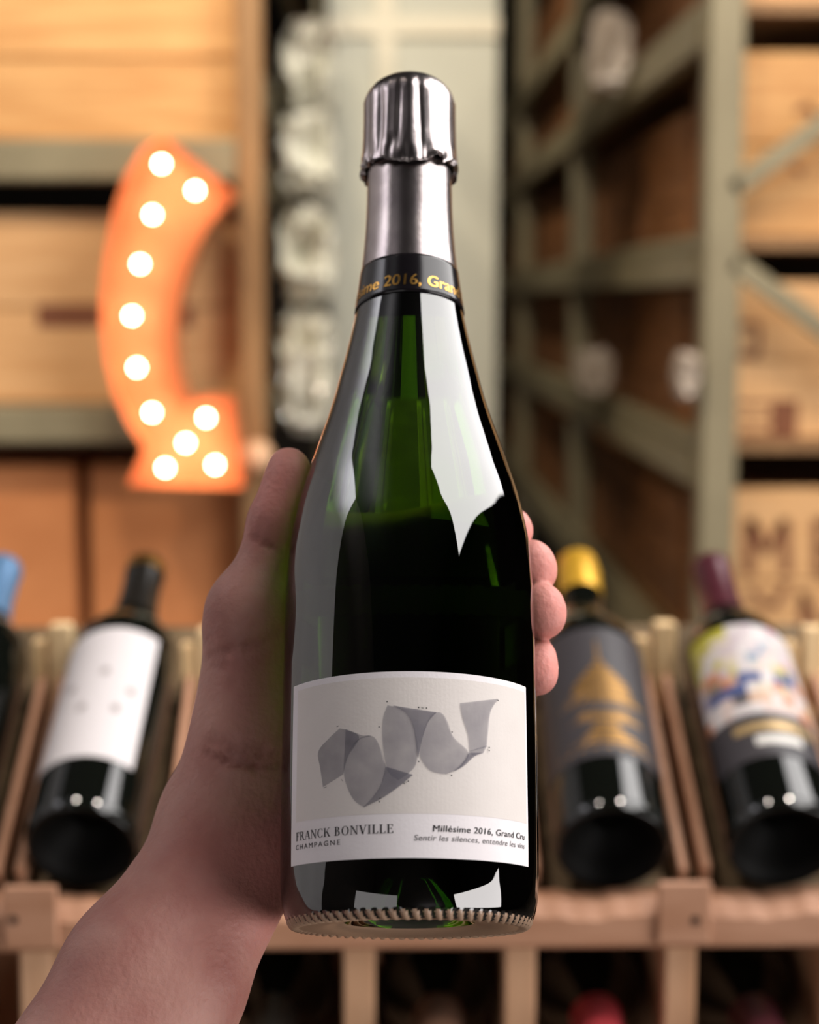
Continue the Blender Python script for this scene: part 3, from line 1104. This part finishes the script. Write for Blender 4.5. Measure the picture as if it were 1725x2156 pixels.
prof = [(0, .019), (.006, .0165), (.012, .0100), (.017, .0050), (.022, .0022), (.027, .0010), (.032, .0005), (.0350, .0003), (.0366, .0002), (.0378, .0), (.0392, .0001), (.0406, .0013), (.0420, .0042), (.0430, .0085), (.0435, .0135), (.0438, .022), (.0440, .045), (.0442, .080), (.0442, .105), (.0439, .121), (.0430, .134), (.0416, .143), (.0394, .153), (.0366, .1625), (.0335, .1725), (.0305, .182), (.0278, .1915), (.0254, .2015), (.0233, .2105), (.0214, .2195), (.0198, .2285), (.01835, .240), (.01715, .2511), (.0164, .262), (.01605, .272), (.0159, .284), (.0155, .300), (.0150, .312), (0, .3125)]
prof = [(r * (.9995 - .02 * z), z * (.998 - .021 * z)) for r, z in prof]
pro = prof[:1] + smooth_profile(prof[1:-1], 5) + prof[-1:]
pz = np.array([z for r, z in pro])
rb = np.array([r for r, z in pro])
k0 = next(i for i, (r, z) in enumerate(pro) if r > .0425)
R_H = lambda s: float(np.interp(s, pz[k0:-1], rb[k0:-1]))


def rib(r, z, p):
    """height of the slanting stipple ridges on the ring the bottle stands on"""
    if z > .0024 or r < .0368:
        return 0.0
    q = (r - .0368) / .0050                  # 0..1 across the ring
    w = math.sin(math.pi * min(1, max(0, q))) ** .5 if 0 < q < 1 else 0
    c = math.cos(70 * (p + q * .055))
    return w * math.copysign(abs(c) ** .6, c)


def knurl(i, p):
    c = rib(*pro[i], p)
    return .00026 * c, -.00038 * c


gb = lathe('glass_body', pro, glass, champ, 560, knurl)
gb.data.materials.append(dark_base_glass)
gb.data.materials.append(mat('worn_ridges_and_reflection', (158, 130, 108), .3, 0, .5))          # the lower glass takes the copy darkened to hide caustics
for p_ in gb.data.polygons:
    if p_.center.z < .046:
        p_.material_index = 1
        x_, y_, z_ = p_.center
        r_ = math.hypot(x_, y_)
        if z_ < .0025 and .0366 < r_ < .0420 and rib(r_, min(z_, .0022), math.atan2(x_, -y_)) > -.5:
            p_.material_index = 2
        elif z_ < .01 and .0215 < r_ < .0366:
            p_.material_index = 2  # underside ring: pale beige painted in place of a reflection
        elif z_ < .022 and r_ < .0215:
            p_.material_index = 0
# trapped air under the cork
glass_air = bottle_glass()
glass_air.name = 'air_space_surface'
for nd in glass_air.node_tree.nodes:
    if nd.type == 'BSDF_REFRACTION':
        nd.inputs['IOR'].default_value = 1 / 1.36
        nd.inputs['Color'].default_value = (1, 1, 1, 1)
    if nd.type == 'FRESNEL':
        nd.inputs['IOR'].default_value = 1 / 1.36
cork_m = noisy(mat('cork', (150, 112, 72), .8), (110, 78, 46), 300)
lathe('cork', [(0, .262), (.0088, .262), (.0092, .266), (.0092, .309), (0, .309)], cork_m, champ, 32)
lathe('air_space', [(0, .2335), (.0132, .2335), (.0138, .2345), (.0132, .241), (.0127, .253), (.0122, .2605), (0, .2608)], glass_air, champ, 48)
# neck foil, band, capsule
lathe('neck_foil', [(R_H(s) + .00035, s) for s in np.linspace(.2395, .2865, 24)], foil, champ, 96)
lathe('neck_band', [(R_H(.2249) + .0001, .2249)] + [(R_H(s) + .0006, s) for s in np.linspace(.2250, .2412, 14)] + [(R_H(.2413) + .0001, .2413)], black_band, champ, 96)
HB, HT = .2840, .3120
cs = [(.0170, HB), (.0188, HB)]
for s in np.linspace(HB, HT, 30):
    q = (s - HB) / (HT - HB)
    cs.append((.0187 - .0007 * q - .0003 * math.sin(q * 3), s))
for a in np.linspace(0, math.pi / 2, 14)[1:]:
    cs.append((.0180 * math.cos(a) ** .9 if a < 1.57 else 0, HT + .0130 * math.sin(a)))
rs = np.random.RandomState(8)
pleats = [(math.radians(a), am, wd) for a, am, wd in [(-62, -.0005, .05), (-50, .0007, .10), (-38, -.0009, .05), (-27, .0005, .06), (-12, -.0008, .055), (1, .0005, .09), (12, -.0008, .06), (26, .0006, .09), (37, -.0007, .05), (55, .0004, .12), (80, -.0006, .08), (110, .0006, .1), (140, -.0006, .08), (175, .0006, .1), (-150, -.0006, .08), (-115, .0006, .1), (-90, -.0006, .08)]]


def hood(i, p):
    r, s = cs[i]
    pp = (p + math.pi) % (2 * math.pi) - math.pi
    q = min(1, max(0, (s - HB) / (HT - HB)))
    top = max(0.0, min(1.0, (.3215 - s) / .010))
    dr = 0
    for a, am, wd in pleats:
        d = (pp - a + math.pi) % (2 * math.pi) - math.pi
        d -= .05 * (1 - q) * math.sin(a * 5)
        dr += am * math.exp(-(d / wd) ** 2)
    dr *= .62 * top * (.55 + .6 * math.sin(q * 2.6))
    low = max(0.0, 1 - q / .30)
    v = float(value_noise(np.array([[pp * 5.0 + 30, q * 5 + 3, 0.5]]), 3)[0]) - .5
    v2 = float(value_noise(np.array([[pp * 11.0 + 60, q * 9 + 3, 2.5]]), 9)[0]) - .5
    dr += low * (.0034 * v + .0022 * v2)
    dz = 0
    if i >= 1:
        dz = low * low * (.0040 * v - .0016 * math.cos(pp * 2.0) * (1 if abs(pp) < 1.6 else -.3) + .0012 * v2)
    e = math.exp(-((s - .3140) / .0008) ** 2)
    dr += e * .00016 * math.copysign(abs(math.sin(pp * 34)) ** .5, math.sin(pp * 34) * math.sin(pp * 13))
    if i >= 1:
        dz -= low * .0024 * math.exp(-(pp / .9) ** 2)
    if r < .003:
        dr = 0
    return dr, dz


lathe('capsule_hood', cs, foil, champ, 220, hood)
# lettering on the band
GAP = .00075
rband = lambda s: R_H(s) + GAP
pa, s0 = hf.hit(764, 612, rband)
pb, s1 = hf.hit(957, 618, rband)
sb = hf.hit(862, 597, rband)[1]
print('band text', math.degrees(pa), math.degrees(pb), s0, s1, sb)
bandobj = [o for o in champ.children if o.name.startswith('neck_band')][0]
wrap_text('gold_lettering', text_data('Millésime 2016, Grand Cru', .003, .1, 1.0, .012), math.radians(-104), math.radians(102), sb - .0002, .0046, .70, rband, gold, bandobj)

# front label
R0 = lambda s: R_H(s) + .00010
sLb = hf.hit(862, 1806.5, R0)[1]
sLt = hf.hit(862, 1413.5, R0)[1]
pLl = .5 * (hf.hit(613.5, 1800, R0)[0] + hf.hit(619.5, 1460, R0)[0])
pLr = .5 * (hf.hit(1113, 1800, R0)[0] + hf.hit(1106, 1460, R0)[0])
print('label', math.degrees(pLl), math.degrees(pLr), sLb, sLt)
label = patch('front_label', pLl, pLr, sLb, sLt, R0, paper, champ, 64, 12, .00014)
R1 = lambda s: R_H(s) + .00027
px_ = lambda x: 580 + x / 2.974
py_ = lambda y: 1400 + y / 2.974
sAt, sAb = hf.hit(px_(850), py_(78), R1)[1], hf.hit(px_(850), py_(930), R1)[1]
patch('art_ground', hf.hit(px_(136), py_(560), R1)[0], hf.hit(px_(1566), py_(560), R1)[0], sAb, sAt, R1, paper_cream, label, 60, 10, .00002)
gz = gauze()
layer = [0]


def dens(P, n):
    P = np.array(P, float)
    # Catmull-Rom resample
    Q = np.vstack([P[:1], P, P[-1:]])
    out = []
    segs = len(P) - 1
    for q in np.linspace(0, segs - 1e-6, n):
        i = int(q)
        t_ = q - i
        p0, p1, p2, p3 = Q[i:i + 4]
        out.append(.5 * (2 * p1 + (p2 - p0) * t_ + (2 * p0 - 5 * p1 + 4 * p2 - p3) * t_ ** 2 + (3 * p1 - p0 - 3 * p2 + p3) * t_ ** 3))
    return np.array(out)


def ribbon(Apts, Bpts, n=26, k=8):
    """one fold of the printed gauze ribbon, spanning two curves"""
    A_, B_ = dens(Apts, n), dens(Bpts, n)
    layer[0] += 1
    rad = lambda s, L=layer[0]: R_H(s) + .00034 + .00002 * L
    vs, fs = [], []
    for i in range(n):
        for j in range(k + 1):
            q = A_[i] + (B_[i] - A_[i]) * j / k
            ph, s = hf.hit(px_(q[0]), py_(q[1]), rad)
            vs.append(cyl(ph, s, rad(s)))
    for i in range(n - 1):
        for j in range(k):
            a = i * (k + 1) + j
            fs.append((a, a + 1, a + k + 2, a + k + 1))
    return mesh_obj('printed_ribbon', vs, fs, gz, label)


# left flag and its turn
ribbon([(402, 398), (330, 465), (268, 545), (281, 650), (298, 765)], [(402, 398), (462, 412), (525, 456), (455, 575), (425, 686)], 26, 10)
ribbon([(440, 402), (500, 424), (545, 441), (585, 441), (604, 445)], [(425, 686), (440, 600), (480, 512), (525, 465), (600, 446)], 22, 6)
# first hanging loop
ribbon([(585, 441), (530, 456), (480, 512), (440, 600), (430, 690), (455, 780), (495, 850), (552, 890)], [(585, 441), (622, 455), (655, 515), (680, 600), (692, 640), (668, 740), (620, 820), (552, 890)], 36, 12)
# lower sweep joining first and second loops
for _ in (0, 1):
    ribbon([(692, 636), (664, 740), (614, 822), (550, 890)], [(862, 688), (770, 765), (665, 836), (556, 891)], 24, 10)
# second loop
ribbon([(702, 252), (675, 330), (668, 430), (680, 560), (700, 650), (725, 690), (772, 722)], [(702, 252), (775, 270), (830, 315), (872, 400), (890, 520), (872, 640), (772, 722)], 36, 12)
# dark turn at the top
for _ in (0, 1):
    ribbon([(735, 254), (818, 303), (868, 400), (892, 575)], [(1010, 297), (960, 355), (921, 460), (896, 580)], 24, 10)
# third loop
ribbon([(1000, 297), (955, 350), (922, 450), (905, 560), (935, 625), (980, 668), (1050, 684)], [(1000, 297), (1045, 303), (1080, 360), (1115, 450), (1212, 553), (1150, 650), (1050, 684)], 36, 12)
# last sweep and raised flag
for _ in (0, 1):
    ribbon([(1212, 550), (1180, 605), (1120, 662), (1055, 684)], [(1305, 550), (1245, 574), (1170, 640), (1070, 684)], 20, 6)
ribbon([(1155, 240), (1172, 330), (1206, 440), (1216, 545)], [(1396, 212), (1350, 290), (1335, 400), (1325, 512)], 24, 10)
ribbon([(1216, 540), (1236, 566)], [(1325, 505), (1304, 551)], 6, 6)
# tiny printed dots and dashes
dv, df = [], []
for x, y in [(699, 230), (897, 266), (947, 270), (649, 388), (1107, 420), (897, 604), (806, 742), (832, 728), (656, 836), (652, 856), (1103, 692), (1340, 517), (1340, 536), (1396, 222)]:
    rad = R_H(.05) + .0008
    c = hf.hit(px_(x), py_(y), lambda s: R_H(s) + .0008)
    b = len(dv)
    for k in range(10):
        a = k * math.pi / 5
        r = 4.6 / 2.974 / F * .6
        dv.append(cyl(c[0] + r * math.cos(a) / rad, c[1] + r * math.sin(a), rad))
    df.append(list(range(b, b + 10)))
for x, y, dx, dy in [(922, 269, 9, 1), (312, 767, 9, -4), (390, 384, 7, -3), (418, 722, 6, 6), (820, 735, 4, -2)]:
    p1, s1 = hf.hit(px_(x - dx), py_(y - dy), lambda s: R_H(s) + .0008)
    p2, s2 = hf.hit(px_(x + dx), py_(y + dy), lambda s: R_H(s) + .0008)
    b = len(dv)
    rad = R_H(.05) + .0008
    dv += [cyl(p1, s1 - .0001, rad), cyl(p2, s2 - .0001, rad), cyl(p2, s2 + .0001, rad), cyl(p1, s1 + .0001, rad)]
    df.append([b, b + 1, b + 2, b + 3])
mesh_obj('printed_dots', dv, df, ink, label)
RT_ = lambda s: R_H(s) + .00036


def line(name, vf, x0, y0, x1, y1, capx, cap, m):
    """lettering from crop point (x0, y0) to (x1, y1) on its baseline; capx = cap height in crop pixels"""
    p0, s0 = hf.hit(px_(x0), py_(y0), RT_)
    p1, s1 = hf.hit(px_(x1), py_(y1), RT_)
    h = capx / 2.974 / F * .595
    print(name, 's', s0, s1)
    return wrap_text(name, vf, p0, p1, (s0 + s1) / 2, h, cap, RT_, m, label)


line('serif_lettering', serif_caps('FRANCK BONVILLE'), 129, 1106, 738, 1052, 52, 1.0, ink)
line('spaced_lettering', text_data('CHAMPAGNE', 0, 0, 1.35, .008), 128, 1160, 405, 1126, 30, .70, ink_soft)
line('bold_lettering', text_data('Millésime 2016, Grand Cru', 0, .10, 1.06, .017), 986, 1043, 1561, 1096, 37, .70, ink)
line('italic_lettering', text_data('Sentir les silences, entendre les vins', -.003, .20, 1.03), 868, 1099, 1561, 1153, 33, .70, ink_soft)
# back label, seen only through the glass
patch('back_label', math.pi - 1.25, math.pi + 1.25, .022, .128, lambda s: R_H(s) + .0001, mat('back_label_shade', (60, 54, 48), .7), champ, 40, 6, .00014)  # whitish paper coloured dark, the shade of its unlit side painted in

# ------------------------------------------------------------------ the hand and forearm (one continuous skin)
def cam_pt(px, py, d):
    return d * np.array([(px - CX) / F, (CY - py) / F, -1.0])


def bot_pt(phi, s, r):                       # bottle cylinder coordinates -> camera frame
    ph = math.radians(phi)
    return B_c + s * a_c + r * (math.sin(ph) * u_c + math.cos(ph) * w_c)


HRES = .0013
caps_palm = []                               # (p0, r0, p1, r1, k)
wrist = cam_pt(516, 1745, .636)
fore1 = cam_pt(322, 2066, .604)
fore2 = cam_pt(110, 2440, .570)
fore3 = cam_pt(-90, 2800, .545)


def pair(p, q, off_dir, w0, w1, r0, r1, k):
    o = np.array(off_dir, float)
    o /= np.linalg.norm(o)
    return [(p + o * w0, r0, q + o * w1, r1, k), (p - o * w0, r0, q - o * w1, r1, k)]


side = np.array([.87, .45, -.15])            # across the arm, roughly in the picture plane (x right, y up)
sd = np.array([.88, -.42, 0.0])
sd = np.array([(fore1 - wrist)[1], -(fore1 - wrist)[0], 0])
sd /= np.linalg.norm(sd)
caps_palm += pair(wrist, fore1, sd, .0075, .0085, .0185, .0215, .012)
caps_palm += pair(fore1, fore2, sd, .0085, .009, .0215, .0265, .012)
caps_palm += pair(fore2, fore3, sd, .009, .009, .0265, .031, .012)
heel = bot_pt(-118, .060, .066)
cmc = cam_pt(528, 1560, .638)
mcp_t = cam_pt(528, 1282, .637)
ip_t = cam_pt(572, 1100, .6405)
tip_t = cam_pt(608, 985, .6455)
caps_palm += [(wrist, .0215, cmc, .0175, .014), (wrist + sd * .010, .020, bot_pt(-150, .062, .064), .0165, .014)]
caps_palm += [(cmc, .0172, mcp_t, .0118, .012), (cmc, .0175, bot_pt(-112, .105, .062), .0145, .014)]
mc_s = [.136, .119, .102, .085]
mc_phi = [-160, -168, -173, -177]
palm_pts = [bot_pt(p, s, .0565) for p, s in zip(mc_phi, mc_s)]
for i, q in enumerate(palm_pts):
    caps_palm.append((bot_pt(-140 - 6 * i, .060 - .004 * i, .064), .0150, q, .0120, .012))
caps_palm.append((palm_pts[0], .0115, palm_pts[3], .0110, .010))
caps_palm.append((mcp_t, .0115, palm_pts[0], .0105, .016))
thumb = [(mcp_t, .0112, ip_t, .0080, .006), (ip_t, .0080, tip_t, .0076, .005), (ip_t + np.array([.001, .002, 0]), .0072, tip_t + np.array([.0006, -.004, .002]), .0076, .004)]
# finger joints around the back of the bottle: (phi, s) at PIP, DIP, tip and radii
fing = [dict(j=[(160, .148), (142, .1485), (124, .1485)], r=[.0098, .0088, .0078, .0072], lobes=[(.0022, -.0004, .0064), (-.0016, .0004, .0066)]),
        dict(j=[(158, .1305), (132, .1316), (111, .1316)], r=[.0100, .0090, .0080, .0073], lobes=[(.0042, -.0012, .0060), (.0005, .0003, .0068), (-.0036, .0009, .0061)]),
        dict(j=[(155, .1130), (126, .1138), (105.5, .1138)], r=[.0098, .0088, .0080, .0075], lobes=[(.0042, -.0006, .0062), (.0000, .0004, .0070), (-.0040, .0008, .0058)]),
        dict(j=[(158, .0955), (130, .0945), (109.5, .0937)], r=[.0088, .0078, .0070, .0064], lobes=[(.0050, .0006, .0052), (-.0010, -.0006, .0062), (-.0046, -.0004, .0056)])]
fingers = []
for i, fd in enumerate(fing):
    P = [palm_pts[i]]
    for (ph, s), r in zip(fd['j'], fd['r'][1:]):
        P.append(bot_pt(ph, s, R_H(s) + r * .90))
    segs = []
    for k in range(3):
        # bend the bones along the glass with a mid point
        segs.append((P[k], fd['r'][k], P[k + 1], fd['r'][k + 1], .005))
    ro = P[3] - (B_c + a_c * ((P[3] - B_c) @ a_c))
    ro /= np.linalg.norm(ro)
    ext = []
    for ds, do, rr_ in fd['lobes']:          # fleshy pad and nail side of the last bone
        o = a_c * ds + ro * do
        ext.append((P[2] + o * .6, fd['r'][2] * .95, P[3] + o, rr_, .004))
    segs[2] = segs[2][:3] + (fd['r'][3] * .80,) + segs[2][4:]
    fingers.append(segs + ext)
    fd['P'] = P

allp = [c[i] for grp in [caps_palm, thumb] + fingers for c in grp for i in (0, 2)]
allp = np.array(allp)
lo = allp.min(0) - .045
hi = allp.max(0) + .045
dims = np.ceil((hi - lo) / HRES).astype(int) + 1
gx_ = [lo[k] + HRES * np.arange(dims[k], dtype=np.float32) for k in range(3)]


def cap_sd(P, c):
    p0, r0, p1, r1, _ = c
    d = (p1 - p0).astype(np.float32)
    v = [P[k] - np.float32(p0[k]) for k in range(3)]
    t_ = np.clip((v[0] * d[0] + v[1] * d[1] + v[2] * d[2]) / float(d @ d), 0, 1)
    q = np.sqrt((v[0] - t_ * d[0]) ** 2 + (v[1] - t_ * d[1]) ** 2 + (v[2] - t_ * d[2]) ** 2)
    return q - (r0 + (r1 - r0) * t_).astype(np.float32)


BIG = np.float32(.02)


def field(capsules, base=None):
    D = np.full(tuple(dims), BIG, np.float32) if base is None else base.copy()
    for c in capsules:
        m_ = max(c[1], c[3]) + .024
        a = np.minimum(c[0], c[2]) - m_
        b = np.maximum(c[0], c[2]) + m_
        i0 = np.maximum(0, np.floor((a - lo) / HRES).astype(int))
        i1 = np.minimum(dims, np.ceil((b - lo) / HRES).astype(int) + 1)
        P = np.meshgrid(*[gx_[k][i0[k]:i1[k]] for k in range(3)], indexing='ij', sparse=True)
        d = cap_sd(P, c)
        sl = tuple(slice(i0[k], i1[k]) for k in range(3))
        e = D[sl]
        k = np.float32(c[4])
        h = np.maximum(k - np.abs(d - e), 0) / k
        D[sl] = np.minimum(d, e) - h * h * k * np.float32(.25)
    return D


D = field(caps_palm)
D = field(thumb, D)
G = None
for segs in fingers:
    f_ = field([(s[0], s[1], s[2], s[3], s[4]) for s in segs])
    if G is None:
        G = f_
    else:                                    # keep neighbouring fingers apart
        k = np.float32(.0012)
        h = np.maximum(k - np.abs(f_ - G), 0) / k
        G = np.minimum(f_, G) - h * h * k * np.float32(.25)
k = np.float32(.009)
h = np.maximum(k - np.abs(D - G), 0) / k
D = np.minimum(D, G) - h * h * k * np.float32(.25)
# keep the skin outside the glass: pads flatten where they touch it
Pm = np.meshgrid(*gx_, indexing='ij', sparse=True)
v = [Pm[k] - np.float32(B_c[k]) for k in range(3)]
s_f = v[0] * a_c[0] + v[1] * a_c[1] + v[2] * a_c[2]
rad_f = np.sqrt(np.maximum(v[0] ** 2 + v[1] ** 2 + v[2] ** 2 - s_f ** 2, 0))
rg = np.interp(s_f, np.linspace(0, .32, 400), [R_H(q) for q in np.linspace(0, .32, 400)]).astype(np.float32)
bs = rg + np.float32(.0003) - rad_f
bs[(s_f < -.002) | (s_f > .31)] = -.02
k = np.float32(.0012)
h = np.maximum(k - np.abs(D - bs), 0) / k
D = np.maximum(D, bs) + h * h * k * np.float32(.25)


def sample(p):
    i = (p - lo) / HRES
    i0 = np.clip(np.floor(i).astype(int), 0, dims - 2)
    f_ = i - i0
    r = 0
    for a in (0, 1):
        for b in (0, 1):
            for c in (0, 1):
                r += D[i0[0] + a, i0[1] + b, i0[2] + c] * (f_[0] if a else 1 - f_[0]) * (f_[1] if b else 1 - f_[1]) * (f_[2] if c else 1 - f_[2])
    return r


def on_skin(px, py):
    d = np.array([(px - CX) / F, (CY - py) / F, -1.0])
    for z in np.arange(.50, .72, .0008):
        p = d * z
        if (p > lo).all() and (p < hi - HRES).all() and sample(p) < 0:
            return p
    return None


def crease(points, depth, width):
    P3 = [on_skin(580 if False else x, y) for x, y in points]
    P3 = [p for p in P3 if p is not None]
    for n_, (a, b) in enumerate(zip(P3, P3[1:])):
        dp = depth * (.55 if n_ in (0, len(P3) - 2) and len(P3) > 3 else 1)
        m_ = width * 4
        l_, h_ = np.minimum(a, b) - m_, np.maximum(a, b) + m_
        i0 = np.maximum(0, np.floor((l_ - lo) / HRES).astype(int))
        i1 = np.minimum(dims, np.ceil((h_ - lo) / HRES).astype(int) + 1)
        P = np.meshgrid(*[gx_[k][i0[k]:i1[k]] for k in range(3)], indexing='ij', sparse=True)
        d = cap_sd(P, (a, 0, b, 0, 0))
        sl = tuple(slice(i0[k], i1[k]) for k in range(3))
        CR[sl] = np.maximum(CR[sl], dp * np.exp(-(d / width) ** 2))


CR = np.zeros(tuple(dims), np.float32)
cr = lambda pts: [(380 + x / 2.766, 920 + y / 2.764) for x, y in pts]
crease(cr([(150, 1832), (220, 1868), (300, 1893), (450, 1914), (580, 1902)]), 0.0024, 0.0017)
crease(cr([(290, 1828), (400, 1850), (490, 1852), (585, 1838)]), 0.0022, 0.0017)
crease(cr([(180, 1760), (330, 1795), (480, 1800)]), 0.0009, 0.0017)
crease(cr([(440, 590), (490, 622), (540, 640), (585, 640)]), 0.0017, 0.0017)
crease(cr([(160, 1272), (230, 1254), (300, 1240)]), 0.0013, 0.0017)
crease(cr([(380, 1225), (470, 1185), (560, 1130)]), 0.0010, 0.0017)
crease(cr([(120, 1330), (200, 1325), (260, 1335)]), 0.0009, 0.0017)
crease(cr([(130, 1190), (180, 1180)]), 0.0009, 0.0017)
D += CR


def surface_nets(D):
    S = D < 0
    nx, ny, nz = D.shape
    corner = [S[a:nx - 1 + a, b:ny - 1 + b, c:nz - 1 + c] for a in (0, 1) for b in (0, 1) for c in (0, 1)]
    tot = sum(c.astype(np.int8) for c in corner)
    cells = np.argwhere((tot > 0) & (tot < 8))
    ids = np.full((nx - 1, ny - 1, nz - 1), -1, np.int32)
    ids[tuple(cells.T)] = np.arange(len(cells))
    acc = np.zeros((len(cells), 3))
    cnt = np.zeros(len(cells))
    offs = [(a, b, c) for a in (0, 1) for b in (0, 1) for c in (0, 1)]
    for o0 in offs:
        for ax in range(3):
            if o0[ax]:
                continue
            o1 = list(o0)
            o1[ax] = 1
            d0 = D[cells[:, 0] + o0[0], cells[:, 1] + o0[1], cells[:, 2] + o0[2]]
            d1 = D[cells[:, 0] + o1[0], cells[:, 1] + o1[1], cells[:, 2] + o1[2]]
            mk = (d0 < 0) != (d1 < 0)
            t_ = np.where(mk, d0 / np.where(d0 == d1, 1, d0 - d1), 0)
            p = np.array(o0, float)[None, :] + np.eye(3)[ax][None, :] * t_[:, None]
            acc[mk] += p[mk]
            cnt[mk] += 1
    V = lo + HRES * (cells + acc / cnt[:, None])
    faces = []
    for ax in range(3):
        b, c = (ax + 1) % 3, (ax + 2) % 3
        s0 = np.take(S, range(0, S.shape[ax] - 1), ax)
        s1 = np.take(S, range(1, S.shape[ax]), ax)
        ed = np.argwhere(s0 != s1)
        ed = ed[(ed[:, b] > 0) & (ed[:, c] > 0) & (ed[:, b] < D.shape[b] - 1) & (ed[:, c] < D.shape[c] - 1)]
        inside = s0[tuple(ed.T)]
        q = []
        for db, dc in ((1, 1), (0, 1), (0, 0), (1, 0)):
            e = ed.copy()
            e[:, b] -= db
            e[:, c] -= dc
            q.append(ids[tuple(e.T)])
        q = np.stack(q, 1)
        q[~inside] = q[~inside][:, ::-1]
        faces.append(q)
    return V, np.vstack(faces)


V, Fq = surface_nets(D)
# two light smoothing passes
nb = np.vstack([Fq[:, [0, 1]], Fq[:, [1, 2]], Fq[:, [2, 3]], Fq[:, [3, 0]]])
for lam in (.5, -.3, .5):
    acc = np.zeros_like(V)
    cnt = np.zeros(len(V))
    np.add.at(acc, nb[:, 0], V[nb[:, 1]])
    np.add.at(cnt, nb[:, 0], 1)
    V = V + lam * (acc / cnt[:, None] - V)
gi = np.clip(np.round((V - lo) / HRES).astype(int), 0, dims - 1)
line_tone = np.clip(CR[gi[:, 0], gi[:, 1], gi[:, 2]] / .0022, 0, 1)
# redness of thumb, finger pads and joints, stored per vertex
blush = np.zeros(len(V))
for p, r, am in [(tip_t + np.array([0, -.008, 0]), .016, .9), (ip_t, .012, .35)] + [(fd['P'][3], .016, 1.0) for fd in fing] + [(fd['P'][2], .012, .5) for fd in fing] + [(cmc, .02, .3), (cam_pt(575, 1830, .62), .022, .8)]:
    blush = np.maximum(blush, am * np.exp(-((np.linalg.norm(V - p, axis=1) / r) ** 2)))
Vw = CAM + V @ M3.T
porg_ = CAM + M3 @ fore1
person = thing('person', 'bare left hand and forearm reaching up from the lower left, gripping the champagne bottle', 'person', porg_)
skin = mat('skin', (188, 140, 128), .54, 0, .35)
skin.node_tree.nodes['Principled BSDF'].inputs['Subsurface Weight'].default_value = .25
skin.node_tree.nodes['Principled BSDF'].inputs['Subsurface Radius'].default_value = (1.0, .35, .2)
skin.node_tree.nodes['Principled BSDF'].inputs['Subsurface Scale'].default_value = .004
noisy(skin, (158, 98, 90), 30, (1, 1, 1), 7, .36, .70, .6, 420, 0, .0008)
nt = skin.node_tree
at = nt.nodes.new('ShaderNodeAttribute')
at.attribute_name = 'blush'
mx = nt.nodes.new('ShaderNodeMix')
mx.data_type = 'RGBA'
bi = nt.nodes['Principled BSDF'].inputs['Base Color']
src = bi.links[0].from_socket
nt.links.new(src, mx.inputs['A'])
mx.inputs['B'].default_value = lin((228, 150, 140))
nt.links.new(at.outputs['Fac'], mx.inputs['Factor'])
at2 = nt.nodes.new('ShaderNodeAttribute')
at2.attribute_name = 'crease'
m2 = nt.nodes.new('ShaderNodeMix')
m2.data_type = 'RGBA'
m2.inputs['B'].default_value = lin((134, 74, 64))  # darker creases: skin's own line tone plus occlusion shade painted in
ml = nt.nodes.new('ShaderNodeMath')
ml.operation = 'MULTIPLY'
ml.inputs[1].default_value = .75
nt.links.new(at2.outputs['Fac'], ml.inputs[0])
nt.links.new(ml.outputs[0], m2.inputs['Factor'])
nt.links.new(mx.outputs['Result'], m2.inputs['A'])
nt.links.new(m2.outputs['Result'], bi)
body = mesh_obj('hand_and_forearm', Vw - porg_, Fq, skin, person, True)
at_ = body.data.attributes.new('blush', 'FLOAT', 'POINT')
at_.data.foreach_set('value', blush.astype(np.float32))
at_ = body.data.attributes.new('crease', 'FLOAT', 'POINT')
at_.data.foreach_set('value', line_tone.astype(np.float32))
print('skin verts', len(V), 'grid', dims)

# fingernails
nail_m = mat('fingernail', (232, 184, 172), .25, 0, .5)


def nail(cen, along, out, w, l):
    along = along / np.linalg.norm(along)
    out = out - along * (out @ along)
    out /= np.linalg.norm(out)
    sdv = np.cross(along, out)
    vs, fs = [], []
    nu_, nv_ = 8, 8
    for j in range(nv_ + 1):
        for i in range(nu_ + 1):
            a, b = 2 * i / nu_ - 1, 2 * j / nv_ - 1
            ww = w * math.sqrt(max(.05, 1 - .75 * abs(b) ** 4))
            p = cen + sdv * a * ww + along * b * l - out * (a * a * w * .42 + max(0, -b) ** 3 * .0004)
            vs.append(CAM + M3 @ p - porg_)
    for j in range(nv_):
        for i in range(nu_):
            a = j * (nu_ + 1) + i
            fs.append((a, a + 1, a + nu_ + 2, a + nu_ + 1))
    o = mesh_obj('fingernail', vs, fs, nail_m, person, True)
    md = o.modifiers.new('solid', 'SOLIDIFY')
    md.thickness = .0006
    md.offset = 0


for fd in fing:
    P, r = fd['P'], fd['r']
    ax_ = P[3] - P[2]
    ctr = P[3] - ax_ / np.linalg.norm(ax_) * .002
    o_ = ctr - (B_c + a_c * ((ctr - B_c) @ a_c))
    o_ /= np.linalg.norm(o_)
    nail(ctr - ax_ / np.linalg.norm(ax_) * .0015 + o_ * (r[3] * 1.0 - .0002), ax_, o_, .0050 if fd is not fing[3] else .0040, .0052)
o_ = np.array([-.35, .1, -.93])
ax_ = tip_t - ip_t
nail(tip_t - ax_ / np.linalg.norm(ax_) * .002 + (o_ - ax_ * (o_ @ ax_) / (ax_ @ ax_)) / np.linalg.norm(o_) * .0083, ax_, o_, .0062, .0068)
